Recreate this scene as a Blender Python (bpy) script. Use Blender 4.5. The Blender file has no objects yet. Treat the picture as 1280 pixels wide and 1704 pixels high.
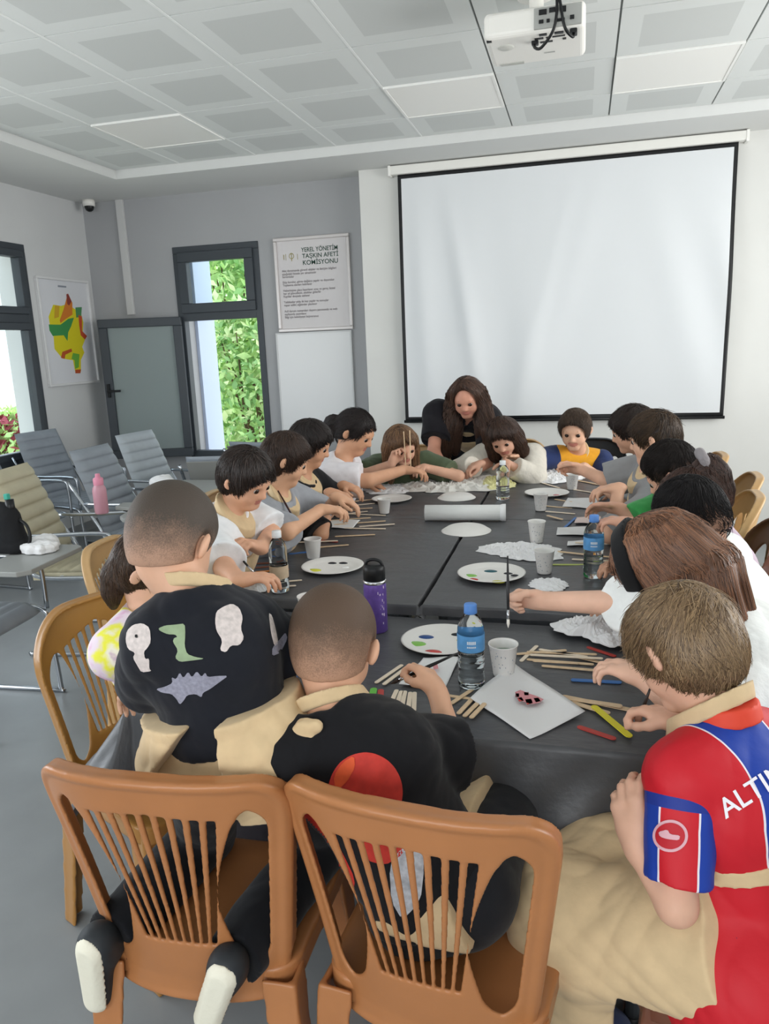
import bpy, bmesh, math, random
import numpy as np
from mathutils import Vector, Matrix
from mathutils.bvhtree import BVHTree
random.seed(7)
rng = np.random.default_rng(7)
S = bpy.context.scene
COL = S.collection
PI = math.pi

# ------------------------------------------------------------------ camera
CAM_H = 1.55
FPX = 1257.26
PITCH, YAW, ROLL = math.radians(12.508), math.radians(-14.872), math.radians(2.317)
_fw = np.array([math.sin(YAW) * math.cos(PITCH), math.cos(YAW) * math.cos(PITCH), -math.sin(PITCH)])
_rt = np.array([math.cos(YAW), -math.sin(YAW), 0.0])
_dn = np.cross(_fw, _rt)
CAM_R = math.cos(ROLL) * _rt + math.sin(ROLL) * _dn
CAM_D = -math.sin(ROLL) * _rt + math.cos(ROLL) * _dn
CAM_F = _fw
cam_data = bpy.data.cameras.new('camera')
cam = bpy.data.objects.new('camera', cam_data)
COL.objects.link(cam)
cam.matrix_world = Matrix([[CAM_R[0], -CAM_D[0], -CAM_F[0], 0], [CAM_R[1], -CAM_D[1], -CAM_F[1], 0],
                           [CAM_R[2], -CAM_D[2], -CAM_F[2], CAM_H], [0, 0, 0, 1]])
cam_data.sensor_fit = 'VERTICAL'
cam_data.sensor_height = 36.0
cam_data.lens = 36.0 * FPX / 1704.0
cam_data.clip_start = 0.05
S.camera = cam


def ray(u, v):
    return CAM_R * ((u - 640) / FPX) + CAM_D * ((v - 852) / FPX) + CAM_F


def at(u, v, d):
    """world point seen at photo position (u, v), d metres in front of the camera"""
    return ray(u, v) * d + np.array([0, 0, CAM_H])


def atz(u, v, z):
    r = ray(u, v)
    return r * ((z - CAM_H) / r[2]) + np.array([0, 0, CAM_H])


def aty(u, v, y):
    r = ray(u, v)
    return r * (y / r[1]) + np.array([0, 0, CAM_H])


# ------------------------------------------------------------------ light
world = bpy.data.worlds.new('daylight')
S.world = world
world.use_nodes = True
_bg = world.node_tree.nodes['Background']
_bg.inputs[0].default_value = (0.80, 0.90, 1.0, 1)
_bg.inputs[1].default_value = 1.9


def area_light(name, loc, rot, sx, sy, power, color=(1, 1, 1)):
    l = bpy.data.lights.new(name, 'AREA')
    l.shape = 'RECTANGLE'
    l.size, l.size_y, l.energy, l.color = sx, sy, power, color
    o = bpy.data.objects.new(name, l)
    COL.objects.link(o)
    o.location, o.rotation_euler = loc, rot
    return o


# daylight by right and rear windows, plus an unseen left opening added for light
area_light('window_daylight_right', (2.75, 3.3, 1.65), (0, PI / 2, 0), 1.7, 3.4, 80, (1.0, 0.97, 0.92))
area_light('window_daylight_rear', (-0.6, -2.35, 1.7), (PI / 2, 0, 0), 4.2, 1.7, 62, (1.0, 0.985, 0.96))
area_light('added_daylight_left', (-4.5, 1.6, 1.55), (0, -PI / 2, 0), 1.8, 3.0, 55, (0.93, 0.97, 1.0))
sun = bpy.data.lights.new('sun', 'SUN')
sun.energy = 6.0
sun.angle = math.radians(3)
sun_o = bpy.data.objects.new('sun', sun)
COL.objects.link(sun_o)
sun_o.rotation_euler = (math.radians(-42), 0, math.radians(35))
S.view_settings.view_transform = 'Standard'
S.view_settings.look = 'None'
S.view_settings.gamma = 1
S.view_settings.use_curve_mapping = False
S.view_settings.exposure = 0.18
S.cycles.max_bounces = 7
S.cycles.diffuse_bounces = 4
S.cycles.glossy_bounces = 3
S.cycles.transparent_max_bounces = 8
S.cycles.use_denoising = True
S.cycles.sample_clamp_indirect = 6


# ------------------------------------------------------------------ materials
def lin(c):
    if isinstance(c, str):
        c = [int(c[i:i + 2], 16) / 255 for i in (1, 3, 5)]
    return tuple(x / 12.92 if x <= .04045 else ((x + .055) / 1.055) ** 2.4 for x in c) + (1,)


MATS = {}


def mat(name, color, rough=.6, metal=0., spec=.4, noise=0., nscale=20., bump=0., bscale=60., trans=0., alpha=1.,
        sheen=0., stretch=None, ior=1.45, coat=0.):
    """procedural material: base colour broken up by noise, bump, gloss"""
    if name in MATS:
        return MATS[name]
    m = bpy.data.materials.new(name)
    m.use_nodes = True
    nt = m.node_tree
    b = nt.nodes['Principled BSDF']
    c = lin(color)
    b.inputs['Base Color'].default_value = c
    b.inputs['Roughness'].default_value = rough
    b.inputs['Metallic'].default_value = metal
    b.inputs['Specular IOR Level'].default_value = spec
    b.inputs['IOR'].default_value = ior
    b.inputs['Transmission Weight'].default_value = trans
    b.inputs['Alpha'].default_value = alpha
    b.inputs['Sheen Weight'].default_value = sheen
    b.inputs['Coat Weight'].default_value = coat
    tc = nt.nodes.new('ShaderNodeTexCoord')
    src = tc.outputs['Object']
    if stretch:
        mp = nt.nodes.new('ShaderNodeMapping')
        mp.inputs['Scale'].default_value = stretch
        nt.links.new(src, mp.inputs['Vector'])
        src = mp.outputs['Vector']
    if noise:
        n = nt.nodes.new('ShaderNodeTexNoise')
        n.inputs['Scale'].default_value = nscale
        n.inputs['Detail'].default_value = 4
        r = nt.nodes.new('ShaderNodeValToRGB')
        r.color_ramp.elements[0].position = .3
        r.color_ramp.elements[1].position = .7
        r.color_ramp.elements[0].color = tuple(max(0, x * (1 - noise)) for x in c[:3]) + (1,)
        r.color_ramp.elements[1].color = tuple(min(1, x * (1 + noise)) for x in c[:3]) + (1,)
        nt.links.new(src, n.inputs['Vector'])
        nt.links.new(n.outputs['Fac'], r.inputs['Fac'])
        nt.links.new(r.outputs['Color'], b.inputs['Base Color'])
    if bump:
        n2 = nt.nodes.new('ShaderNodeTexNoise')
        n2.inputs['Scale'].default_value = bscale
        n2.inputs['Detail'].default_value = 5
        bp = nt.nodes.new('ShaderNodeBump')
        bp.inputs['Strength'].default_value = bump
        bp.inputs['Distance'].default_value = .01
        nt.links.new(src, n2.inputs['Vector'])
        nt.links.new(n2.outputs['Fac'], bp.inputs['Height'])
        nt.links.new(bp.outputs['Normal'], b.inputs['Normal'])
    MATS[name] = m
    return m


# ------------------------------------------------------------------ objects and tags
def tag(o, label=None, cat=None, group=None, kind=None):
    if label:
        o['label'] = label
    if cat:
        o['category'] = cat
    if group:
        o['group'] = group
    if kind:
        o['kind'] = kind
    return o


def thing(name, label, cat, loc=(0, 0, 0), rz=0, group=None):
    o = bpy.data.objects.new(name, None)
    o.empty_display_size = .05
    COL.objects.link(o)
    o.location = tuple(float(x) for x in loc)
    o.rotation_euler = (0, 0, rz)
    return tag(o, label, cat, group)


def np_mesh(name, V, F, mats, midx=None, smooth=True, attrs=None):
    """mesh from numpy arrays; F = list of (n,k) int arrays"""
    me = bpy.data.meshes.new(name)
    V = np.asarray(V, dtype=np.float32)
    Fs = [np.asarray(f, dtype=np.int32) for f in (F if isinstance(F, list) else [F]) if len(f)]
    me.vertices.add(len(V))
    me.vertices.foreach_set('co', V.ravel())
    nl = sum(f.size for f in Fs)
    npoly = sum(len(f) for f in Fs)
    me.loops.add(nl)
    me.loops.foreach_set('vertex_index', np.concatenate([f.ravel() for f in Fs]))
    me.polygons.add(npoly)
    tot = np.concatenate([np.full(len(f), f.shape[1], np.int32) for f in Fs])
    st = np.concatenate([[0], np.cumsum(tot)[:-1]]).astype(np.int32)
    me.polygons.foreach_set('loop_start', st)
    me.polygons.foreach_set('loop_total', tot)
    for m in (mats if isinstance(mats, (list, tuple)) else [mats]):
        me.materials.append(m)
    if midx is not None:
        me.polygons.foreach_set('material_index', np.asarray(midx, np.int32))
    me.polygons.foreach_set('use_smooth', np.full(npoly, bool(smooth)))
    if attrs:
        for k, a in attrs.items():
            at_ = me.attributes.new(k, 'FLOAT', 'POINT')
            at_.data.foreach_set('value', np.asarray(a, np.float32))
    me.update(calc_edges=True)
    me.validate()
    return me


def link(name, me, parent=None, loc=None):
    o = bpy.data.objects.new(name, me)
    COL.objects.link(o)
    if parent is not None:
        o.parent = parent
    if loc is not None:
        o.location = tuple(float(x) for x in loc)
    return o


class MB:
    """collects simple shapes into one mesh"""

    def __init__(s):
        s.v, s.f, s.mi, s.sm = [], [], [], []

    def add(s, vs, fs, mi=0, smooth=False):
        o = len(s.v)
        s.v += [tuple(float(c) for c in v) for v in vs]
        s.f += [tuple(i + o for i in f) for f in fs]
        s.mi += [mi] * len(fs)
        s.sm += [smooth] * len(fs)
        return s

    def box(s, x0, x1, y0, y1, z0, z1, mi=0):
        vs = [(x, y, z) for z in (z0, z1) for y in (y0, y1) for x in (x0, x1)]
        return s.add(vs, [(0, 2, 3, 1), (4, 5, 7, 6), (0, 1, 5, 4), (2, 6, 7, 3), (0, 4, 6, 2), (1, 3, 7, 5)], mi)

    def bar(s, a, b, w, h, up=(0, 0, 1), mi=0):
        a, b = np.array(a, float), np.array(b, float)
        d = (b - a) / np.linalg.norm(b - a)
        u = np.array(up, float)
        if abs(d @ u) > .95:
            u = np.array([1., 0, 0])
        x = np.cross(d, u)
        x /= np.linalg.norm(x)
        y = np.cross(x, d)
        vs = [p + x * sx * w / 2 + y * sy * h / 2 for p in (a, b) for sx, sy in ((-1, -1), (1, -1), (1, 1), (-1, 1))]
        return s.add(vs, [(3, 2, 1, 0), (4, 5, 6, 7), (0, 1, 5, 4), (1, 2, 6, 5), (2, 3, 7, 6), (3, 0, 4, 7)], mi)

    def tube(s, pts, r, n=8, mi=0, cap=True):
        P = [np.array(p, float) for p in pts]
        rs = r if isinstance(r, (list, tuple, np.ndarray)) else [r] * len(P)
        vs, fs = [], []
        up = None
        for i, p in enumerate(P):
            d = P[min(i + 1, len(P) - 1)] - P[max(i - 1, 0)]
            d = d / (np.linalg.norm(d) + 1e-12)
            if up is None:
                up = np.array([0, 0, 1.]) if abs(d[2]) < .9 else np.array([1., 0, 0])
            x = np.cross(d, up)
            x /= np.linalg.norm(x)
            up = np.cross(x, d)
            for k in range(n):
                a = 2 * PI * k / n
                vs.append(p + (x * math.cos(a) + up * math.sin(a)) * rs[i])
        for i in range(len(P) - 1):
            for k in range(n):
                fs.append((i * n + k, i * n + (k + 1) % n, (i + 1) * n + (k + 1) % n, (i + 1) * n + k))
        if cap:
            fs.append(tuple(range(n))[::-1])
            fs.append(tuple(range((len(P) - 1) * n, len(P) * n)))
        return s.add(vs, fs, mi, True)

    def lathe(s, prof, c=(0, 0, 0), n=32, mi=0, axis='z', squash=(1, 1)):
        vs, fs = [], []
        for r, z in prof:
            for k in range(n):
                a = 2 * PI * k / n
                p = (r * math.cos(a) * squash[0], r * math.sin(a) * squash[1], z)
                if axis == 'x':
                    p = (p[2], p[0], p[1])
                elif axis == 'y':
                    p = (p[0], p[2], p[1])
                vs.append((p[0] + c[0], p[1] + c[1], p[2] + c[2]))
        for i in range(len(prof) - 1):
            for k in range(n):
                f = (i * n + k, i * n + (k + 1) % n, (i + 1) * n + (k + 1) % n, (i + 1) * n + k)
                fs.append(f)
        return s.add(vs, fs, mi, True)

    def poly(s, pts, mi=0):
        return s.add(pts, [tuple(range(len(pts)))], mi)

    def prism(s, pts, z0, z1, mi=0):
        n = len(pts)
        vs = [(p[0], p[1], z0) for p in pts] + [(p[0], p[1], z1) for p in pts]
        fs = [tuple(range(n))[::-1], tuple(range(n, 2 * n))] + [(i, (i + 1) % n, (i + 1) % n + n, i + n) for i in range(n)]
        return s.add(vs, fs, mi)

    def mesh(s, name, mats):
        me = bpy.data.meshes.new(name)
        me.from_pydata(s.v, [], s.f)
        for m in (mats if isinstance(mats, (list, tuple)) else [mats]):
            me.materials.append(m)
        me.polygons.foreach_set('material_index', np.array(s.mi, np.int32))
        me.polygons.foreach_set('use_smooth', np.array(s.sm, bool))
        me.update()
        return me

    def build(s, name, mats, parent=None, loc=None, bevel=0, seg=2):
        o = link(name, s.mesh(name, mats), parent, loc)
        if bevel:
            md = o.modifiers.new('bevel', 'BEVEL')
            md.width, md.segments, md.limit_method = bevel, seg, 'ANGLE'
            md.harden_normals = False
        return o


def copy_tree(o, parent=None):
    c = o.copy()
    COL.objects.link(c)
    if parent is not None:
        c.parent = parent
    for ch in list(o.children):
        copy_tree(ch, c)
    return c


def text_mesh(name, txt, size, m, ext=.0005, bold=0.):
    cu = bpy.data.curves.new(name, 'FONT')
    cu.body, cu.size, cu.extrude, cu.offset = txt, size, ext, bold
    cu.align_x = 'LEFT'
    cu.resolution_u = 4
    o = bpy.data.objects.new(name, cu)
    COL.objects.link(o)
    dg = bpy.context.evaluated_depsgraph_get()
    me = bpy.data.meshes.new_from_object(o.evaluated_get(dg))
    bpy.data.objects.remove(o)
    me.materials.clear()
    me.materials.append(m)
    return me
# ================================================================== implicit surface modelling
def unit(v):
    v = np.asarray(v, float)
    return v / (np.linalg.norm(v) + 1e-12)


def rc(a, b, ra, rb, k=.02, q=1., n=None, cut=None, sub=False, tag=0, cut2=None):
    """tapered round cone from a to b, flattened by q along n"""
    a, b = np.asarray(a, float), np.asarray(b, float)
    return dict(t='rc', a=a, b=b, ra=ra, rb=rb, k=k, q=q, n=None if n is None else unit(n), cut=cut, cut2=cut2, sub=sub, tag=tag,
                lo=np.minimum(a - ra, b - rb), hi=np.maximum(a + ra, b + rb))


def el(c, r, R=None, k=.02, sub=False, tag=0, cut=None, cut2=None):
    c, r = np.asarray(c, float), np.asarray(r, float)
    m = r.max()
    return dict(t='el', c=c, r=r, R=np.eye(3) if R is None else np.asarray(R, float), k=k, sub=sub, tag=tag, cut=cut, cut2=cut2, lo=c - m, hi=c + m)


def pd(p, x, y, z):
    """distance of sparse grid points to a primitive"""
    if p['t'] == 'rc':
        a, b = p['a'], p['b']
        X, Y, Z = x - a[0], y - a[1], z - a[2]
        n = p['n']
        if n is not None and p['q'] != 1:
            q = 1 / p['q'] - 1
            s = X * n[0] + Y * n[1] + Z * n[2]
            X, Y, Z = X + n[0] * s * q, Y + n[1] * s * q, Z + n[2] * s * q
        ba = b - a
        if n is not None and p['q'] != 1:
            ba = ba + n * (ba @ n) * (1 / p['q'] - 1)
        bb = ba @ ba + 1e-9
        h = np.clip((X * ba[0] + Y * ba[1] + Z * ba[2]) / bb, 0, 1)
        X, Y, Z = X - h * ba[0], Y - h * ba[1], Z - h * ba[2]
        L = np.sqrt(X * X + Y * Y + Z * Z) + 1e-9
        d = L - (p['ra'] + (p['rb'] - p['ra']) * h)
        if n is not None and p['q'] != 1:
            c = (X * n[0] + Y * n[1] + Z * n[2]) / L
            qq = 1 / p['q']
            d = d / np.sqrt(1 + c * c * (qq * qq - 1))
    else:
        R, r = p['R'], p['r']
        X, Y, Z = x - p['c'][0], y - p['c'][1], z - p['c'][2]
        u = (X * R[0, 0] + Y * R[1, 0] + Z * R[2, 0]) / r[0]
        v = (X * R[0, 1] + Y * R[1, 1] + Z * R[2, 1]) / r[1]
        w = (X * R[0, 2] + Y * R[1, 2] + Z * R[2, 2]) / r[2]
        k0 = np.sqrt(u * u + v * v + w * w) + 1e-9
        k1 = np.sqrt((u / r[0]) ** 2 + (v / r[1]) ** 2 + (w / r[2]) ** 2) + 1e-9
        d = k0 * (k0 - 1) / k1
    for cc in (p['cut'], p['cut2']):
        if cc is not None:
            c0, cn = np.asarray(cc[0], float), unit(cc[1])
            d = np.maximum(d, (x - c0[0]) * cn[0] + (y - c0[1]) * cn[1] + (z - c0[2]) * cn[2])
    return d


def sdf_grid(prims, h, pad=.02, inflate=0.):
    adds = [p for p in prims if not p['sub']]
    lo = np.min([p['lo'] for p in adds], 0) - pad - inflate
    hi = np.max([p['hi'] for p in adds], 0) + pad + inflate
    n = np.ceil((hi - lo) / h).astype(int) + 1
    ax = [(lo[i] + h * np.arange(n[i])).astype(np.float32) for i in range(3)]
    D = np.full(n, 1.0, np.float32)
    T = np.zeros(n, np.int8) if any(p['tag'] for p in prims) else None
    apply_prims(D, T, [p for p in prims if not p.get('late')], lo, h, n, ax, inflate)
    return lo, h, D, T, ax


def apply_prims(D, T, prims, lo, h, n, ax, inflate):
    for p in prims:
        mg = p['k'] + inflate + 3 * h
        i0 = np.clip(np.floor((p['lo'] - mg - lo) / h).astype(int), 0, n - 1)
        i1 = np.clip(np.ceil((p['hi'] + mg - lo) / h).astype(int) + 1, 1, n)
        if (i1 <= i0).any():
            continue
        sl = tuple(slice(i0[k], i1[k]) for k in range(3))
        d = pd(p, ax[0][sl[0]][:, None, None], ax[1][sl[1]][None, :, None], ax[2][sl[2]][None, None, :]).astype(np.float32)
        A = D[sl]
        k = max(p['k'], 1e-5)
        if p['sub']:
            d = -(d)
            hh = np.clip(.5 - .5 * (A - d) / k, 0, 1)
            # smooth max
            hh = np.clip(.5 + .5 * (A - d) / k, 0, 1)
            D[sl] = d * (1 - hh) + A * hh + k * hh * (1 - hh)
        else:
            d = d - inflate
            if T is not None:
                m = d < A
                T[sl][m] = p['tag']
            hh = np.clip(.5 + .5 * (A - d) / k, 0, 1)
            D[sl] = A * (1 - hh) + d * hh - k * hh * (1 - hh)


def surface_nets(lo, h, D):
    ins = D < 0
    s = ins[:-1, :-1, :-1].astype(np.int8)
    for i, j, k in ((1, 0, 0), (0, 1, 0), (0, 0, 1), (1, 1, 0), (1, 0, 1), (0, 1, 1), (1, 1, 1)):
        s = s + ins[i:D.shape[0] - 1 + i, j:D.shape[1] - 1 + j, k:D.shape[2] - 1 + k]
    act = (s > 0) & (s < 8)
    I = np.argwhere(act)
    if not len(I):
        return np.zeros((0, 3)), np.zeros((0, 4), int), I
    idx = np.full(act.shape, -1, np.int32)
    idx[act] = np.arange(len(I))
    C = np.array([(i, j, k) for i in (0, 1) for j in (0, 1) for k in (0, 1)])
    val = np.stack([D[I[:, 0] + c[0], I[:, 1] + c[1], I[:, 2] + c[2]] for c in C], 1)
    P = np.zeros((len(I), 3))
    N = np.zeros(len(I))
    for a in range(8):
        for b in range(a + 1, 8):
            if np.abs(C[a] - C[b]).sum() != 1:
                continue
            m = (val[:, a] < 0) != (val[:, b] < 0)
            t = val[m, a] / (val[m, a] - val[m, b])
            P[m] += C[a] + t[:, None] * (C[b] - C[a])
            N[m] += 1
    V = lo + h * (I + P / N[:, None])
    Fs = []
    for axx in range(3):
        A = np.take(ins, range(D.shape[axx] - 1), axx)
        B = np.take(ins, range(1, D.shape[axx]), axx)
        e = np.argwhere(A != B)
        o1, o2 = [(1, 2), (2, 0), (0, 1)][axx]
        e = e[(e[:, o1] > 0) & (e[:, o2] > 0) & (e[:, o1] < D.shape[o1] - 1) & (e[:, o2] < D.shape[o2] - 1)]
        q = []
        for d1, d2 in ((-1, -1), (0, -1), (0, 0), (-1, 0)):
            c = e.copy()
            c[:, o1] += d1
            c[:, o2] += d2
            q.append(idx[c[:, 0], c[:, 1], c[:, 2]])
        q = np.stack(q, 1)
        flip = ~A[e[:, 0], e[:, 1], e[:, 2]]
        q[flip] = q[flip][:, ::-1]
        Fs.append(q)
    F = np.concatenate(Fs)
    F = F[(F >= 0).all(1)]
    return V, F, I


def fold_noise(x, y, z, seed, f=14., ridge=False):
    r = np.random.default_rng(seed)
    out = 0
    for i in range(5):
        d = r.normal(size=3)
        d /= np.linalg.norm(d)
        ff = f * (1 + i * .55)
        w = np.sin((x * d[0] + y * d[1] + z * d[2]) * ff + r.random() * 6.3 + 1.3 * np.sin((x * d[1] - y * d[0] + z * .5) * ff * .7 + r.random() * 6.3))
        if ridge and i > 1:
            w = 1.6 * (.55 - np.abs(w) ** .7)
        out = out + w / (1 + i * (.45 if ridge else .6))
    return out * .5 if ridge else out


def sdf_mesh(name, prims, h, mats, inflate=0., noise=0., nf=14., seed=1, clip=None, attrs=None, smooth=1, post=None):
    """clip: list of (point, normal) half spaces kept where (p-pt).n < 0"""
    lo, h, D, T, ax = sdf_grid(prims, h, inflate=inflate + noise * 2)
    x, y, z = ax[0][:, None, None], ax[1][None, :, None], ax[2][None, None, :]
    if noise:
        m = np.abs(D) < .05
        i, j, k = np.nonzero(m)
        D[m] += (noise * .5 * fold_noise(ax[0][i], ax[1][j], ax[2][k], seed, nf, True)).astype(np.float32)
    for c in (clip or []):
        c0, cn = np.asarray(c[0], float), unit(c[1])
        D = np.maximum(D, ((x - c0[0]) * cn[0] + (y - c0[1]) * cn[1] + (z - c0[2]) * cn[2]).astype(np.float32))
    late = [p for p in prims if p.get('late')]
    if late:
        apply_prims(D, T, late, lo, h, np.array(D.shape), ax, inflate)
    if post is not None:
        D = post(D, x, y, z).astype(np.float32)
    V, F, I = surface_nets(lo, h, D)
    mi = None
    if T is not None:
        tv = T[np.clip(I[:, 0], 0, D.shape[0] - 1), I[:, 1], I[:, 2]]
        mi = np.max(tv[F], 1)
    for _ in range(smooth):
        # one pass of averaging removes the grid's stair steps
        acc = np.zeros_like(V)
        cnt = np.zeros(len(V))
        for a, b in ((0, 1), (1, 2), (2, 3), (3, 0)):
            np.add.at(acc, F[:, a], V[F[:, b]])
            np.add.at(acc, F[:, b], V[F[:, a]])
            np.add.at(cnt, F[:, a], 1)
            np.add.at(cnt, F[:, b], 1)
        V = .5 * V + .5 * acc / np.maximum(cnt, 1)[:, None]
    at_ = attrs(V) if attrs else None
    return np_mesh(name, V, [F], mats, mi, True, at_)
# ================================================================== the room
WALL = mat('wall_paint', '#dcdcd8', .75, noise=.02, nscale=3, bump=.03, bscale=180)
WALLG = mat('wall_paint_grey', '#a9aaac', .75, noise=.02, nscale=3, bump=.03, bscale=180)
WALLL = mat('wall_paint_left', '#cfd0d0', .75, noise=.02, nscale=3, bump=.03, bscale=180)
CEIL = mat('ceiling_white', '#dfe2e0', .8)
PERF = mat('perforated_metal', '#d0d3d1', .7, noise=.05, nscale=400)
TBAR = mat('ceiling_grid', '#eef0ee', .5)
SOFF = mat('soffit_paint', '#d9dad8', .8)
FLOOR = mat('floor_epoxy', '#8a8e90', .30, noise=.06, nscale=5, bump=.01, bscale=40, spec=.5)
FRAME = mat('anthracite_aluminium', '#3a4046', .45, spec=.5)
RUB = mat('black_gasket', '#16181a', .6)
GLASS = mat('window_glass', '#eef6f4', .02, trans=1.0, ior=1.02)
BX, LX, RX, YB, YP, YR = 0, -4.35, 2.75, 6.3, 6.1, -2.4
ZS, ZT = 2.88, 2.945        # soffit underside, tile field
TX0, TX1, TY1 = -3.53, 2.0, 5.58

MB().box(LX - .3, RX + .3, YR - .2, YB + .3, -.12, 0).build('floor', FLOOR)
tag(bpy.data.objects['floor'], kind='structure')

# left wall openings (y0, y1): window in view, nearer unseen one added for light
WZ0, WZ1 = .72, 2.44


def wall_with_holes(name, along, fixed0, fixed1, a0, a1, holes, material, zt=3.0):
    m = MB()

    def bx(p, q, z0, z1):
        if along == 'y':
            m.box(fixed0, fixed1, p, q, z0, z1)
        else:
            m.box(p, q, fixed0, fixed1, z0, z1)
    c = a0
    for h0, h1, z0, z1 in sorted(holes):
        bx(c, h0, 0, zt)
        bx(h0, h1, 0, z0)
        bx(h0, h1, z1, zt)
        c = h1
    bx(c, a1, 0, zt)
    o = m.build(name, material)
    return tag(o, kind='structure')


wall_with_holes('wall_left', 'y', LX - .28, LX, YR, YB, [(4.35, 5.45, WZ0, WZ1), (.1, 3.1, WZ0, WZ1)], WALLL)  # nearer opening is unseen, added to let light in
wall_with_holes('wall_right', 'y', RX, RX + .28, YR, YP, [(1.5, 5.1, .8, 2.5)], WALL)
wall_with_holes('wall_rear', 'x', YR - .2, YR, LX, RX, [(-2.7, 1.5, .8, 2.55)], WALL)
wall_with_holes('wall_back', 'x', YB, YB + .28, LX - .28, -1.72, [(-3.5, -2.69, .6, 2.45)], WALLG)
MB().box(-1.72, RX + .28, YP, YB + .28, 0, 3.0).build('wall_back_projection', WALL, bevel=.004)
tag(bpy.data.objects['wall_back_projection'], kind='structure')
for nm, bxs in (('baseboard_back', (-1.72, RX, YP - .012, YP, 0, .08)), ('baseboard_left', (LX, LX + .012, YR, YB, 0, .08))):
    tag(MB().box(*bxs).build(nm, mat('baseboard_grey', '#8d8f90', .5)), kind='structure')

# ceiling: lowered soffit round a field of metal tiles
cm = MB()
cm.box(LX, TX0, YR, YB, ZS, 3.1)
cm.box(TX1, RX, YR, YB, ZS, 3.1)
cm.box(TX0, TX1, TY1, YB, ZS, 3.1)
tag(cm.build('ceiling_soffit', SOFF), kind='structure')
tm = MB()
PX, PY = .623, .61
gx = [-2.353 + PX * k for k in range(-2, 8)]
gy = [4.48 + PY * k for k in range(-11, 3)]
gx = [g for g in gx if g < TX1 + .3]
LIGHTS = []
for i in range(len(gx) - 1):
    for j in range(len(gy) - 1):
        x0, x1, y0, y1 = max(gx[i], TX0), min(gx[i + 1], TX1), gy[j], min(gy[j + 1], TY1)
        if x1 - x0 < .05 or y1 - y0 < .05:
            continue
        z = ZT
        if abs(y0 - 4.48) < .02 and any(abs(gx[i] - k) < .03 for k in (-2.976, -1.107, .139)):
            LIGHTS.append((x0, x1, y0, y1))
            continue
        g = .005
        x0 += g; x1 -= g; y0 += g; y1 -= g
        mx = .098 if x1 - x0 > .5 else .08
        my = .10 if y1 - y0 > .55 else .07
        a, b, c, d = x0 + mx, x1 - mx, y0 + my, y1 - my
        e = z + .0
        vs = [(x0, y0, z), (x1, y0, z), (x1, y1, z), (x0, y1, z), (a, c, e), (b, c, e), (b, d, e), (a, d, e)]
        tm.add(vs, [(0, 4, 5, 1), (1, 5, 6, 2), (2, 6, 7, 3), (3, 7, 4, 0)], 0)
        tm.add(vs[4:], [(0, 3, 2, 1)], 1)
        # bent-up tile edges
        t = z + .03
        tm.add([(x0, y0, z), (x1, y0, z), (x1, y1, z), (x0, y1, z), (x0, y0, t), (x1, y0, t), (x1, y1, t), (x0, y1, t)],
               [(0, 1, 5, 4), (1, 2, 6, 5), (2, 3, 7, 6), (3, 0, 4, 7)], 0)
tm.box(TX0 - .1, TX1 + .1, YR, TY1 + .1, ZT + .012, ZT + .03, 2)
for g in gx:
    if TX0 < g < TX1 and g < -.6:
        tm.box(g - .006, g + .006, YR, TY1, ZT - .002, ZT + .012, 3)
tag(tm.build('ceiling', [CEIL, PERF, mat('ceiling_gap', '#8f9392', .8), TBAR]), kind='structure')
lp = ['white flat ceiling light panel nearest the left soffit corner', 'white flat ceiling light panel left of the projector',
      'white flat ceiling light panel right of the projector']
for (x0, x1, y0, y1), lab in zip(LIGHTS, lp):
    t = thing('ceiling_light', lab, 'ceiling light', ((x0 + x1) / 2, (y0 + y1) / 2, ZT - .004), 0, 'flat ceiling light panels')
    w, h = (x1 - x0) / 2 - .004, (y1 - y0) / 2 - .004
    fr = MB()
    for q in ((-w, w, -h, -h + .014), (-w, w, h - .014, h), (-w, -w + .014, -h + .014, h - .014), (w - .014, w, -h + .014, h - .014)):
        fr.box(q[0], q[1], q[2], q[3], -.006, .012)
    fr.build('frame', mat('light_frame', '#f3f3ef', .4), t)
    MB().box(-w + .014, w - .014, -h + .014, h - .014, -.003, .01).build('diffuser', mat('light_diffuser', '#f4f3ee', .35), t)

# cable trunking on the grey wall
tag(MB().box(-4.0, -3.93, YB - .03, YB, 1.9, ZS).build('trim_1', mat('trunking', '#c9c9c8', .5), bevel=.004), kind='structure')


# ------------------------------------------------------------------ windows
def frame_rect(m, ax, c, d, a0, a1, z0, z1, w, mi=0):
    """rectangular frame in a wall plane; ax = 'x' or 'y' along, c..d = depth range"""
    def bx(p, q, s, e):
        if ax == 'x':
            m.box(p, q, c, d, s, e, mi)
        else:
            m.box(c, d, p, q, s, e, mi)
    bx(a0, a1, z1 - w, z1)
    bx(a0, a1, z0, z0 + w)
    bx(a0, a0 + w, z0 + w, z1 - w)
    bx(a1 - w, a1, z0 + w, z1 - w)


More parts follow.
